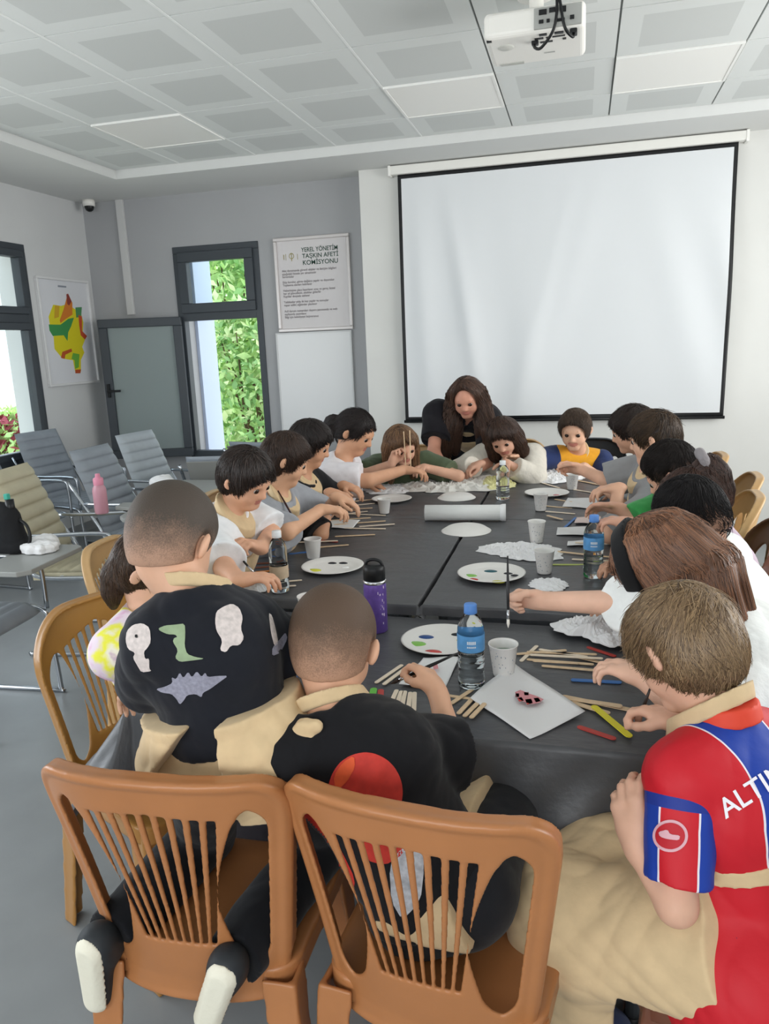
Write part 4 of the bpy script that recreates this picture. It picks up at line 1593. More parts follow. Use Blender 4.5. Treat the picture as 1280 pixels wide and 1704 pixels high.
def fade_mat(c, sk, lo=-.1, hi=.25):
    """clipped hair: skin shows through where the hair gets shorter towards the neck"""
    n = 'fade_%s_%s' % (c, sk)
    if n in MATS:
        return MATS[n]
    m = mat(n, c, .6, spec=.3)
    nt = m.node_tree
    b = nt.nodes['Principled BSDF']
    a = nt.nodes.new('ShaderNodeAttribute')
    a.attribute_name = 'rnd'
    no = nt.nodes.new('ShaderNodeTexNoise')
    no.inputs['Scale'].default_value = 420
    no.inputs['Detail'].default_value = 3
    n2 = nt.nodes.new('ShaderNodeTexNoise')
    n2.inputs['Scale'].default_value = 38
    tc = nt.nodes.new('ShaderNodeTexCoord')
    nt.links.new(tc.outputs['Object'], no.inputs['Vector'])
    nt.links.new(tc.outputs['Object'], n2.inputs['Vector'])
    ad = nt.nodes.new('ShaderNodeMath'); ad.operation = 'MULTIPLY_ADD'
    ad.inputs[1].default_value = .55
    nt.links.new(no.outputs['Fac'], ad.inputs[0])
    nt.links.new(a.outputs['Fac'], ad.inputs[2])
    a2 = nt.nodes.new('ShaderNodeMath'); a2.operation = 'MULTIPLY_ADD'
    a2.inputs[1].default_value = .35
    nt.links.new(n2.outputs['Fac'], a2.inputs[0])
    nt.links.new(ad.outputs[0], a2.inputs[2])
    r = nt.nodes.new('ShaderNodeValToRGB')
    s, x = lin(sk), lin(c)
    r.color_ramp.elements[0].position = .42
    r.color_ramp.elements[0].color = tuple(.6 * p + .4 * q for p, q in zip(s[:3], x[:3])) + (1,)
    r.color_ramp.elements[1].position = 1.05 if False else 1.0
    r.color_ramp.elements[1].color = x
    e = r.color_ramp.elements.new(.7)
    e.color = tuple(.22 * p + .78 * q for p, q in zip(s[:3], x[:3])) + (1,)
    nt.links.new(a2.outputs[0], r.inputs['Fac'])
    nt.links.new(r.outputs['Color'], b.inputs['Base Color'])
    bp = nt.nodes.new('ShaderNodeBump')
    bp.inputs['Strength'].default_value = .35
    bp.inputs['Distance'].default_value = .004
    nt.links.new(no.outputs['Fac'], bp.inputs['Height'])
    nt.links.new(bp.outputs['Normal'], b.inputs['Normal'])
    return m


def cloth(name, c, **k):
    d = dict(rough=.85, noise=.06, nscale=30, bump=.12, bscale=30, spec=.2, sheen=.1)
    d.update(k)
    return mat('cloth_' + name, c, d.pop('rough'), **d)


APRON = cloth('apron_beige', '#d2b891')
JEANS = cloth('denim', '#2c3650')
DARKT = cloth('dark_trousers', '#1d1f24')


def strands_mesh(P, r0, r1=None, rnd=None, k=3):
    """P: (N, S, 3) polylines -> thin tapered tubes"""
    N, Sn, _ = P.shape
    T = np.gradient(P, axis=1)
    T /= np.linalg.norm(T, axis=2, keepdims=True) + 1e-9
    up = np.array([.31, .2, .93])
    X = np.cross(T, up); X /= np.linalg.norm(X, axis=2, keepdims=True) + 1e-9
    Y = np.cross(T, X)
    s = np.linspace(0, 1, Sn)[None, :, None]
    r = r0 * (1 - s ** 2 * .85)
    V = np.stack([P + r * (X * math.cos(2 * PI * i / k) + Y * math.sin(2 * PI * i / k)) for i in range(k)], 2)   # N,S,k,3
    idx = np.arange(N * Sn * k).reshape(N, Sn, k)
    F = np.concatenate([np.stack([idx[:, :-1, i], idx[:, :-1, (i + 1) % k], idx[:, 1:, (i + 1) % k], idx[:, 1:, i]], -1).reshape(-1, 4) for i in range(k)])
    if rnd is None:
        rnd = np.random.default_rng(1).random(N)
    return V.reshape(-1, 3), F, np.repeat(rnd, Sn * k)


def rotm(yaw, pitch=0, roll=0):
    y, p, r = map(math.radians, (yaw, pitch, roll))
    Rz = np.array([[math.cos(y), -math.sin(y), 0], [math.sin(y), math.cos(y), 0], [0, 0, 1]])
    Rx = np.array([[1, 0, 0], [0, math.cos(-p), -math.sin(-p)], [0, math.sin(-p), math.cos(-p)]])
    Ry = np.array([[math.cos(r), 0, math.sin(r)], [0, 1, 0], [-math.sin(r), 0, math.cos(r)]])
    return Rz @ Rx @ Ry


def ik(S_, W, a, b, pole):
    d = W - S_
    L = np.linalg.norm(d)
    k = max(1., L / (a + b) * 1.002)
    a, b = a * k, b * k
    u = d / L
    x = (a * a - b * b + L * L) / (2 * L)
    h = math.sqrt(max(a * a - x * x, 1e-8))
    p = np.asarray(pole, float)
    p = unit(p - u * (p @ u))
    return S_ + u * x + p * h


FINGERS = {'flat': ((.12, .1, .12, .15), 0), 'relaxed': ((.35, .4, .45, .5), 0), 'grip': ((.55, .6, .8, .85), 1), 'fist': ((.9, .92, .95, .95), 1), 'pinch': ((.5, .5, .55, .6), 1)}


def hand(w, d, n, side, L, pose='relaxed', k=.0035):
    """palm, five jointed fingers; side +1 right, -1 left; n = palm normal"""
    d = unit(d)
    n = unit(np.asarray(n, float) - d * (np.asarray(n, float) @ d))
    t = np.cross(d, n) * side
    curls, gripping = FINGERS[pose]
    pr = [rc(w - d * .01, w + d * L * .16, L * .155, L * .19, .012, .72, n),
          rc(w + d * L * .16 + t * L * .09, w + d * L * .44 + t * L * .11, L * .13, L * .115, .012, .7, n),
          rc(w + d * L * .16 - t * L * .07, w + d * L * .41 - t * L * .12, L * .12, L * .10, .012, .7, n)]
    for i, (off, st, ln, c) in enumerate(zip((.175, .06, -.055, -.155), (.46, .485, .465, .42), (.40, .44, .41, .33), curls)):
        p = w + d * L * st + t * L * off
        spread = (.10, .02, -.06, -.14)[i]
        a = 0.0
        rad = L * (.058, .060, .057, .050)[i]
        for s, (fr, bend) in enumerate(((.46, 62), (.31, 88), (.25, 55))):
            a += math.radians(bend) * c
            dd = unit(d * math.cos(a) + n * math.sin(a) + t * spread * (1 - c))
            q = p + dd * L * ln * fr
            pr.append(rc(p, q, rad * (1 - .08 * s), rad * (.93 - .1 * s), k))
            p = q
    # thumb from the side of the palm near its base
    p = w + d * L * .12 + t * L * .15
    if gripping:
        ds = (unit(d * .75 + t * .45 + n * .55), unit(d * .9 - t * .05 + n * .5), unit(d * .9 - t * .4 + n * .35))
    else:
        ds = (unit(d * .6 + t * .8 + n * .25), unit(d * .85 + t * .45 + n * .2), unit(d * .95 + t * .15 + n * .15))
    for (fr, dd, rr) in zip((.22, .19, .15), ds, (.078, .066, .058)):
        q = p + dd * L * fr
        pr.append(rc(p, q, L * rr, L * rr * .9, k + .003))
        p = q
    return pr


class Pose:
    pass


def person(label, HC, hs, face, PV, byaw, B=1.0, sk='#d3a084', shoulders=None, NB=None, hands=None, legs=None, h=.005, up=None,
           top=None, bottom=None, apron=None, shoes='#30343c', hair=None, cat='person', lean_n=None, name='person', eyes=True, group=None, browc='#2e221b',
           shw=.135, sock=None, belly=1.0):
    """one figure: a continuous skin mesh, with hair, clothing, eyes and shoes as children"""
    HC, PV = np.asarray(HC, float), np.asarray(PV, float)
    P = Pose()
    P.B, P.hs, P.HC, P.PV, P.sk = B, hs, HC, PV, sk
    P.R = rotm(*face)
    H = lambda x, y, z: HC + P.R @ (np.array([x, y, z], float) * hs)
    P.H = H
    by = math.radians(byaw)
    right0, fwd0 = np.array([math.cos(by), math.sin(by), 0]), np.array([-math.sin(by), math.cos(by), 0])
    if NB is None:
        u0 = unit(HC - PV)
        NB = HC - unit(.55 * u0 + .45 * P.R[:, 2]) * hs * .66 - P.R[:, 1] * hs * .12
    NB = np.asarray(NB, float)
    upv = unit(NB - PV)
    right = unit(right0 - upv * (right0 @ upv))
    fwd = np.cross(upv, right)
    P.NB, P.up, P.right, P.fwd = NB, upv, right, fwd
    if shoulders is None:
        sL, sR = NB - upv * .052 * B - right * shw * B, NB - upv * .052 * B + right * shw * B
    else:
        sL, sR = [np.asarray(s, float) for s in shoulders]
    P.sh = {'L': sL, 'R': sR}
    P.el, P.wr, P.hd = {}, {}, {}
    ul, fl = .215 * B, .19 * B
    for s, sg in (('L', -1), ('R', 1)):
        hd = dict((hands or {}).get(s, {}))
        if 'w' not in hd:
            hd['w'] = NB + fwd * .30 * B - upv * .30 * B + right * sg * .12 * B
        W = np.asarray(hd['w'], float)
        E = np.asarray(hd['el'], float) if 'el' in hd else ik(P.sh[s], W, ul, fl, hd.get('pole', -upv * .8 + right * sg * .7 - fwd * .3))
        P.el[s], P.wr[s] = E, W
        hd.setdefault('d', unit(W - E) * .8 + np.array([0, 0, -.1]))
        hd.setdefault('n', np.array([0, 0, -1.]))
        hd.setdefault('pose', 'relaxed')
        P.hd[s] = hd
    P.hip = {'L': PV - right * .075 * B, 'R': PV + right * .075 * B}
    P.kn, P.an = {}, {}
    for s, sg in (('L', -1), ('R', 1)):
        lg = (legs or {}).get(s, {})
        kx = np.asarray(lg['k'], float) if 'k' in lg else P.hip[s] + fwd0 * .33 * B + right0 * sg * .02 * B + np.array([0, 0, -.02])
        ax_ = np.asarray(lg['a'], float) if 'a' in lg else np.array([kx[0], kx[1], max(.075, kx[2] - .34 * B)]) - fwd0 * .03
        P.kn[s], P.an[s] = kx, ax_
    # ---------------- skin
    Rh = P.R
    pr = [el(H(0, -.03, .12), np.array([.345, .425, .375]) * hs, Rh, .02),
          el(H(0, .10, -.15), np.array([.265, .285, .33]) * hs, Rh, .045 * hs / .2),
          rc(H(-.06, .275, -.39), H(.06, .275, -.39), .085 * hs, .085 * hs, .09 * hs),
          el(H(-.15, .20, -.17), np.array([.14, .14, .15]) * hs, Rh, .06 * hs), el(H(.15, .20, -.17), np.array([.14, .14, .15]) * hs, Rh, .06 * hs),
          rc(H(-.14, .325, .085), H(.14, .325, .085), .065 * hs, .065 * hs, .07 * hs),
          rc(H(0, .365, .03), H(0, .435, -.115), .036 * hs, .055 * hs, .04 * hs),
          el(H(-.05, .405, -.135), np.array([.035, .05, .035]) * hs, Rh, .02 * hs), el(H(.05, .405, -.135), np.array([.035, .05, .035]) * hs, Rh, .02 * hs),
          el(H(-.145, .435, .0), np.array([.085, .09, .055]) * hs, Rh, .035 * hs, True), el(H(.145, .435, .0), np.array([.085, .09, .055]) * hs, Rh, .035 * hs, True),
          el(H(0, .362, -.238), np.array([.098, .034, .022]) * hs, Rh, .012 * hs, tag=1), el(H(0, .358, -.278), np.array([.085, .036, .026]) * hs, Rh, .012 * hs, tag=1)]
    for sx in (-1, 1):
        ear = rotm(0) @ np.eye(3)
        Re = Rh @ rotm(sx * 34, 0, sx * 10)
        pr += [el(H(sx * .395, -.055, -.02), np.array([.042, .085, .125]) * hs, Re, .03 * hs),
               el(H(sx * .44, -.01, -.01), np.array([.024, .048, .08]) * hs, Re, .018 * hs, True)]
    Rb = lambda v: v
    pr += [rc(H(0, -.10, -.22), NB - upv * .02 * B, .215 * hs, .23 * hs, .035 * B),
           rc(NB - upv * .02 * B, sL, .036 * B, .038 * B, .03 * B), rc(NB - upv * .02 * B, sR, .036 * B, .038 * B, .03 * B)]
    mid, chest = PV + upv * .13 * B, NB - upv * .135 * B
    tors = [rc(PV, mid, .112 * B, .100 * B * belly, .02 * B, .78, fwd), rc(mid, chest, .100 * B * belly, .110 * B, .02 * B, .76, fwd), rc(chest - right * .045 * B, chest + right * .045 * B, .078 * B, .078 * B, .03 * B, .95, fwd),
            rc(sL + right * .02 * B, sR - right * .02 * B, .036 * B, .036 * B, .03 * B)]
    pr += tors
    arms, arml = {}, {}
    for s, sg in (('L', -1), ('R', 1)):
        S0, E, W = P.sh[s], P.el[s], P.wr[s]
        arms[s] = [rc(S0, E, .036 * B, .029 * B, .015 * B), rc(E, W, .030 * B, .0215 * B, .012 * B)]
        pr += arms[s]
        hd = P.hd[s]
        pr += hand(W, np.asarray(hd['d'], float), np.asarray(hd['n'], float), sg, hd.get('L', .138 * B), hd['pose'])
    thighs = []
    for s in 'LR':
        thighs += [rc(P.hip[s], P.kn[s], .068 * B, .05 * B, .02 * B)]
        pr += [rc(P.hip[s], P.kn[s], .062 * B, .045 * B, .02 * B), rc(P.kn[s], P.an[s], .045 * B, .03 * B, .015 * B)]
    base = np.array([PV[0], PV[1], 0.0])
    t = thing(name, label, cat, base, 0, group)

    def add(nm, prims, mats, hh=None, parent=t, **k):
        me = sdf_mesh(nm, prims, (hh or h) * Q, mats, **k)
        co = np.empty(len(me.vertices) * 3, np.float32)
        me.vertices.foreach_get('co', co)
        me.vertices.foreach_set('co', (co.reshape(-1, 3) - base).astype(np.float32).ravel())
        me.update()
        return link(nm, me, parent)
    P.add, P.t, P.base = add, t, base
    body = add('body', pr, [skin(sk), LIP])
    if eyes:
        for sx in (-1, 1):
            m = MB()
            c = H(sx * .145, .345, .0)
            r = .058 * hs
            gz = math.radians(-14)
            Rg = np.array([[1, 0, 0], [0, math.cos(gz), -math.sin(gz)], [0, math.sin(gz), math.cos(gz)]])
            V, F, mi = [], [], []
            n1, n2 = 10, 14
            for i in range(n1 + 1):
                a = PI * i / n1
                for j in range(n2):
                    b = 2 * PI * j / n2
                    V.append(c - base + P.R @ Rg @ (np.array([math.sin(a) * math.cos(b), math.cos(a), math.sin(a) * math.sin(b)]) * r))
            for i in range(n1):
                for j in range(n2):
                    F.append((i * n2 + j, (i + 1) * n2 + j, (i + 1) * n2 + (j + 1) % n2, i * n2 + (j + 1) % n2))
            m.v = [tuple(v) for v in V]
            m.f, m.mi, m.sm = F, [1 if k // n2 < 4 else 0 for k in range(len(F))], [True] * len(F)
            m.build('eye', [EYEW, EYED], t)
            bm = MB().tube([H(sx * .06, .385, .098) - base, H(sx * .14, .385, .118) - base, H(sx * .23, .33, .095) - base], [.014 * hs, .017 * hs, .007 * hs], 6)
            bm.build('eyebrow', mat('brow_' + browc, browc, .7), t)
    # ---------------- clothes
    if top:
        g = top.get('loose', .010) * B
        tp = [dict(p) for p in tors] + [rc(NB - upv * .03 * B, sL, .034 * B, .034 * B, .02 * B), rc(NB - upv * .03 * B, sR, .034 * B, .034 * B, .02 * B)]
        sr = top.get('sr', 1.)
        sl = top.get('sleeve', .62)      # fraction of upper arm covered; >1 goes down the forearm
        slv = {}
        for s in 'LR':
            S0, E, W = P.sh[s], P.el[s], P.wr[s]
            q = []
            if sl <= 1:
                e = S0 + (E - S0) * sl
                q.append(rc(S0, S0 + (E - S0) * min(1, sl + .25), .038 * B * sr, (.039 if top.get('wide') else .034) * B * sr, .015 * B, cut=(e, E - S0)))
            else:
                e = E + (W - E) * (sl - 1)
                q += [rc(S0, E, .041 * B, .036 * B, .015 * B), rc(E, E + (W - E) * min(1, sl - .9), .036 * B, .027 * B, .015 * B, cut=(e, W - E))]
            slv[s] = q
        if top.get('long'):
            tp += [rc(PV, PV - upv * .09 * B, .112 * B, .130 * B, .02 * B, .9, fwd), rc(PV - right * .05 * B - upv * .05 * B, PV + right * .05 * B - upv * .05 * B, .122 * B, .122 * B, .02 * B)]
        neck = el(NB + upv * .045 * B + fwd * .01 * B, np.array([.066, .066, .05]) * B, np.stack([right, fwd, upv], 1), .01, True)
        hem = PV - upv * top.get('hem', .03) * B
        clipz = [(hem, -upv)]
        kw = dict(inflate=g, noise=top.get('noise', .009) * B, nf=top.get('nf', 19), seed=int(abs(HC[0] * 977 + HC[1] * 131)) + 3)
        if top.get('split'):
            P.shirt = add('shirt', tp + [neck], top['mats'], clip=clipz, attrs=top.get('attrs') and (lambda V: top['attrs'](P, V)), **kw)
            P.sleeves = [add('sleeve', slv[s], top['sleeve_mats'], attrs=(lambda V, s=s: top['sattrs'](P, V, s)), **kw) for s in 'LR']
        else:
            P.shirt = add('shirt', tp + slv['L'] + slv['R'] + [neck], top['mats'], clip=clipz, attrs=top.get('attrs') and (lambda V: top['attrs'](P, V)), **kw)
        if 'collar' in top:
            add('collar', [rc(NB - upv * .03 * B, NB + upv * .06 * B, .062 * B, .052 * B, .01)], [top['collar']], hh=.004,
                clip=[(NB + upv * .026 * B - fwd * .0, upv - fwd * .0), (NB - upv * .004 * B, -upv)])
    P.tors = tors
    if bottom:
        bp = [rc(PV - right * .04 * B, PV + right * .04 * B, .088 * B, .088 * B, .03 * B, .95, fwd)] + thighs
        for s in 'LR':
            e = P.kn[s] + (P.an[s] - P.kn[s]) * bottom.get('len', .92)
            bp.append(rc(P.kn[s], P.an[s], .050 * B, .040 * B, .02 * B, cut=(e, P.an[s] - P.kn[s])))
        P.trousers = add('trousers', bp, [bottom['mat']], hh=bottom.get('h', max(h, .006)), inflate=.008 * B, noise=.008 * B, nf=22, seed=5,
                         clip=[(PV + upv * .07 * B, upv)])
    if apron:
        # bib and skirt in front
        hwid = apron.get('bw', .095) * B
        tp = [dict(p) for p in tors] + [rc(NB - upv * .03 * B, sL, .034 * B, .034 * B, .02 * B), rc(NB - upv * .03 * B, sR, .034 * B, .034 * B, .02 * B)]
        add('apron_bib', tp, [APRON], inflate=(top.get('loose', .010) if top else .01) * B + .017, noise=.004, nf=18, seed=9,
            clip=[(PV + right * hwid, right), (PV - right * hwid, -right), (PV + fwd * .035 * B, -fwd), (NB - upv * .085 * B, upv), (PV - upv * .02 * B, -upv)])
        if apron.get('skirt', True):
            add('apron_skirt', [rc(PV - right * .05 * B, PV + right * .05 * B, .088 * B, .088 * B, .03 * B, .95, fwd)] + thighs + [rc(P.kn['L'], P.kn['R'], .04 * B, .04 * B, .05 * B)],
                [APRON], hh=max(h, .006), inflate=.018 * B, noise=.012, nf=20, seed=12,
                clip=[(PV + upv * .08 * B, upv), (PV + fwd0 * .0 + np.array([0, 0, -.01]), np.array([0, 0, -1.]) - fwd0 * .0), (PV + fwd0 * .30 * B, fwd0), (PV + right * apron.get('sw', .3) * B, right), (PV - right * apron.get('sw', .3) * B, -right)])
        # neck strap: flat band round the nape
        tilt = unit(upv + fwd * .55)
        c0 = NB + upv * .022 * B
        add('neck_strap', [rc(NB - upv * .08 * B + fwd * .03 * B, NB + upv * .08 * B + fwd * .015 * B, .070 * B, .056 * B, .02)], [APRON], hh=.004, inflate=apron.get('si', .004),
            clip=[(c0 + tilt * .013 * B, tilt), (c0 - tilt * .013 * B, -tilt)])
        if apron.get('tie', True):
            c1 = PV + upv * .15 * B
            add('waist_tie', tp, [APRON], inflate=(top.get('loose', .01) if top else .01) * B + .013, noise=.003, nf=18, seed=9, clip=[(c1 + upv * .014 * B, upv), (c1 - upv * .014 * B, -upv)])
    # ---------------- shoes
    if shoes:
        for s in 'LR':
            a = P.an[s]
            lg = (legs or {}).get(s, {})
            fd = unit(np.asarray(lg.get('foot', fwd0 * 1. + np.array([0, 0, -.0])), float))
            dn = unit(np.asarray(lg.get('sole', (0, 0, -1)), float))
            heel, toe = a - fd * .035 * B + dn * .032 * B, a + fd * .125 * B + dn * .038 * B
            sw = np.cross(fd, dn)
            fs = lg.get('fs', 1.0)
            heel, toe = a - fd * .035 * B * fs + dn * .032 * B, a + fd * .125 * B * fs + dn * .038 * B
            sh = add('shoe', [rc(heel, toe, .036 * B, .034 * B, .02, .85, sw), rc(a + dn * .0, heel + dn * -.01, .040 * B, .036 * B, .03)], [mat('shoe_' + shoes, shoes, .6, noise=.08)], hh=min(h, .005),
                     clip=[(a + dn * .055 * B, dn), (a - dn * .035 * B, -dn)])
            so = add('sole', [rc(heel, toe, .039 * B, .037 * B, .02, .86, sw)], [mat('sole_rubber', '#e6e2d0', .6, bump=.2, bscale=90)], hh=min(h, .005) * .8, inflate=.003, parent=sh,
                     clip=[(a + dn * .070 * B, dn), (a + dn * .050 * B, -dn)])
    if hair:
        make_hair(P, **hair)
    return P


def make_hair(P, kind='short', c='#2b211c', c2=None, e=.05, fr=.29, n=2600, ln=.5, locks=None, fade=False, seed=1, h=.0048, nape=-.30, side=-.10, wav=.0, crown=(0, -.2, .46), thick=.0014, face=(.40, .36, .40), curl=.0,
              lk=.02, lr=.05, nl=500, zmin=-9, bang=.86):
    """hair as one mesh: a cap that follows the skull, plus fine strands, plus long locks along guide lines"""
    H, hs, R, base = P.H, P.hs, P.R, P.base
    ez = e
    ex = e if not fade else e * .45
    cap = [el(H(0, -.035, .125), np.array([.345 + ex, .425 + ex, .375 + ez]) * hs, R, .02), el(H(0, -.16, -.08), np.array([.30 + ex * .8, .285 + ex * .8, .33]) * hs, R, .03)]
    if fade:
        cap.append(el(H(0, -.01, .22), np.array([.315, .395, .30 + ez]) * hs, R, .05))
    cap.append(el(H(0, .42 + (fr - .29) * .3, -.12 + (fr - .29)), np.array(face) * hs, R, .025 * hs / .2, True))
    for sx in (-1, 1):
        cap.append(el(H(sx * .43, -.02, -.05), np.array([.12, .125, .18]) * hs, R, .01, True))
    nrm = R @ unit((0, (side - nape) / .45, -1.))
    clip = [(H(0, .1, side), nrm)]
    at_ = None
    V0, F0 = None, None

    def attrs(V):
        L = (V - P.HC) @ R / hs
        if fade:
            return {'rnd': np.clip((L[:, 2] + .28) / .55, 0, 1) * .75 - .05}
        return {'rnd': .22 + .05 * np.sin(L[:, 0] * 30 + 3 * np.sin(L[:, 1] * 9)) * np.ones(len(V))}
    mtl = fade_mat(c, P.sk) if fade else hair_mat(c, c2)
    lp = []
    if locks:
        lp = [dict(rc(a, b, ra, rb, lk), late=True) for lk_ in locks for (a, ra), (b, rb) in zip(lk_[:-1], lk_[1:]) if ra > .0125]
    me = sdf_mesh('hair', cap + lp, h * Q, [mtl], noise=0 if fade else .05 * e * hs * 2, nf=40, seed=seed, clip=clip, attrs=attrs)
    co = np.empty(len(me.vertices) * 3, np.float32); me.vertices.foreach_get('co', co)
    Vs, Fs, As = [co.reshape(-1, 3)], [np.array([tuple(p.vertices) for p in me.polygons], np.int32)], [attrs(co.reshape(-1, 3))['rnd']]
    bpy.data.meshes.remove(me)
    off = len(Vs[0])
    r = np.random.default_rng(seed + 10)
    bv2 = [None]

    def push(Pw):
        sh = Pw.shape
        q = Pw.reshape(-1, 3)
        of = .0006 + .0028 * np.random.default_rng(seed).random(len(q) // sh[1])
        for i in range(len(q)):
            loc, nr, _, dist = bv2[0].find_nearest(q[i])
            if loc is None:
                continue
            l_, n_ = np.array(loc), np.array(nr)
            if (q[i] - l_) @ n_ < of[i // sh[1]]:
                q[i] = l_ + n_ * of[i // sh[1]]
        return q.reshape(sh)
    if locks:
        Sn = 14
        bv2[0] = BVHTree.FromPolygons([tuple(v) for v in np.concatenate(Vs)], [tuple(f) for f in np.concatenate(Fs)])
        for gi, g in enumerate(locks):
            gp = np.array([a for a, _ in g]); gr = np.array([q for _, q in g])
            seg = np.concatenate([[0], np.cumsum(np.linalg.norm(np.diff(gp, axis=0), axis=1))])
            tt = np.linspace(0, seg[-1], Sn)
            C = np.stack([np.interp(tt, seg, gp[:, i]) for i in range(3)], 1)
            rad = np.interp(tt, seg, gr)
            m = nl
            o = r.normal(size=(m, 3)); o /= np.linalg.norm(o, axis=1, keepdims=True)
            o *= (1.0 + .22 * r.random((m, 1)))
            ph = r.random((m, 1)) * .8 + gi
            S_ = np.linspace(0, 1, Sn)[None, :]
            wv = wav * np.sin(S_ * 17 + ph * 6)[..., None] * unit(R[:, 0]) + wav * np.cos(S_ * 13 + ph * 5)[..., None] * unit(R[:, 1]) * .6
            T_ = np.gradient(C, axis=0); T_ /= np.linalg.norm(T_, axis=1, keepdims=True) + 1e-9
            oo = o[:, None, :] - T_[None] * (o[:, None, :] * T_[None]).sum(2, keepdims=True)
            oo /= np.linalg.norm(oo, axis=2, keepdims=True) + 1e-9
            Pn = C[None] + oo * (rad[None, :, None] * (1.0 + .16 * r.random((m, 1, 1)))) + wv
            Pn = push(Pn)
            V, F, A = strands_mesh(Pn, thick * 1.2, rnd=np.clip(r.normal(.45, .25, m), 0, 1))
            Vs.append(V); Fs.append(F + off); As.append(A)
            off += len(V)
        # strands rooted anywhere on the long hair, running down its surface
        n2 = int(nl * 2.5)
        sv = Vs[0][r.integers(0, len(Vs[0]), n2)]
        Pf = np.zeros((n2, 8, 3))
        st = hs * .11
        for i in range(n2):
            q = np.array(sv[i], float)
            for k in range(8):
                loc, nr, _, _ = bv2[0].find_nearest(q)
                nr = np.array(nr)
                q = np.array(loc) + nr * .0016
                Pf[i, k] = q
                fl = np.array([0, 0, -1.]) + .25 * unit(q - H(*crown))
                fl = fl - nr * (fl @ nr)
                q = q + unit(fl) * st
        V, F, A = strands_mesh(Pf, thick * 1.2, rnd=np.clip(r.normal(.45, .25, n2), 0, 1))
        Vs.append(V); Fs.append(F + off); As.append(A)
        off += len(V)
    if n:
        # short strands combed from the crown
        d = r.normal(size=(n * 3, 3)); d /= np.linalg.norm(d, axis=1, keepdims=True)
        A3 = np.array([.345 + ex, .425 + ex, .375 + ez])
        L = d * A3 + np.array([0, -.035, .125])
        f = np.array(face)
        inface = (((L - np.array([0, .42 + (fr - .29) * .3, -.12 + (fr - .29)])) / f) ** 2).sum(1) < 1.02
        nn = np.array([0, (side - nape) / .45, -1.])
        below = (L - np.array([0, .1, side])) @ nn > -.03
        earz = (((L - np.array([np.sign(L[:, 0]) * .43, .005, -.08]).T if False else L - np.stack([np.sign(L[:, 0]) * .43, np.full(len(L), .005), np.full(len(L), -.08)], 1)) / np.array([.10, .10, .15])) ** 2).sum(1) < 1.2
        L = L[~inface & ~below & ~earz & (L[:, 2] > zmin)][:n]
        m = len(L)
        cr = np.array(crown)
        Sn = 7
        Pn = np.zeros((m, Sn, 3))
        p = L.copy()
        lens = ln * (.6 + .6 * r.random(m)) * (.65 + .35 * np.clip((L[:, 2] + .2) / .5, 0, 1))
        c0 = np.array([0, -.035, .125])
        c2b, A2b = np.array([0, -.16, -.08]), np.array([.30 + ex * .8, .285 + ex * .8, .33])
        jit = r.normal(size=(m, 3)) * .07 + .17 * np.stack([np.sin(L @ np.array(q_) * 9 + k_) for k_, q_ in enumerate(((.3, 1, .8), (1, .2, -.7), (.6, -.8, .5)))], 1)
        lift = np.abs(r.normal(size=m)) * .012
        for k in range(Sn):
            Pn[:, k] = p
            nd = (p - c0) / A3 ** 2
            nd /= np.linalg.norm(nd, axis=1, keepdims=True)
            fl = (p - cr) + jit + np.array([0, 0, -.35 * curl])
            fl -= nd * (fl * nd).sum(1, keepdims=True)
            fl /= np.linalg.norm(fl, axis=1, keepdims=True) + 1e-6
            pn_ = p + fl * (lens / (Sn - 1))[:, None]
            stop = ((((pn_ - np.array([0, .42 + (fr - .29) * .3, -.12 + (fr - .29)])) / f) ** 2).sum(1) < bang)[:, None]
            p = np.where(stop, p, pn_)
            # stay just outside the cap
            q = (p - c0) / A3
            rr = np.linalg.norm(q, axis=1, keepdims=True)
            tgt = 1.012 + lift[:, None] * k + .006
            p = c0 + (p - c0) * (tgt / rr)
            q2 = (p - c2b) / A2b
            r2 = np.linalg.norm(q2, axis=1, keepdims=True)
            p = np.where(r2 < 1.03, c2b + (p - c2b) * (1.03 + lift[:, None] * k) / r2, p)
        W = P.HC + (Pn * hs) @ R.T
        if bv2[0] is None:
            bv2[0] = BVHTree.FromPolygons([tuple(v) for v in Vs[0]], [tuple(f) for f in Fs[0]])
        W = push(W)
        V, F, A = strands_mesh(W, thick, rnd=.95 + .4 * r.random(m) if fade else np.clip(r.normal(.45, .26, m), 0, 1))
        Vs.append(V); Fs.append(F + off); As.append(A)
    me = np_mesh('hair', np.concatenate(Vs) - base, [np.concatenate(Fs)], [mtl], None, True, {'rnd': np.concatenate(As)})
    P.hair = link('hair', me, P.t)


def bvh_of(P, objs):
    V, F = [], []
    for o in objs:
        off = len(V)
        b = np.array(P.base)
        V += [tuple(np.array(v.co) + b) for v in o.data.vertices]
        F += [tuple(i + off for i in p.vertices) for p in o.data.polygons]
    return BVHTree.FromPolygons(V, F)


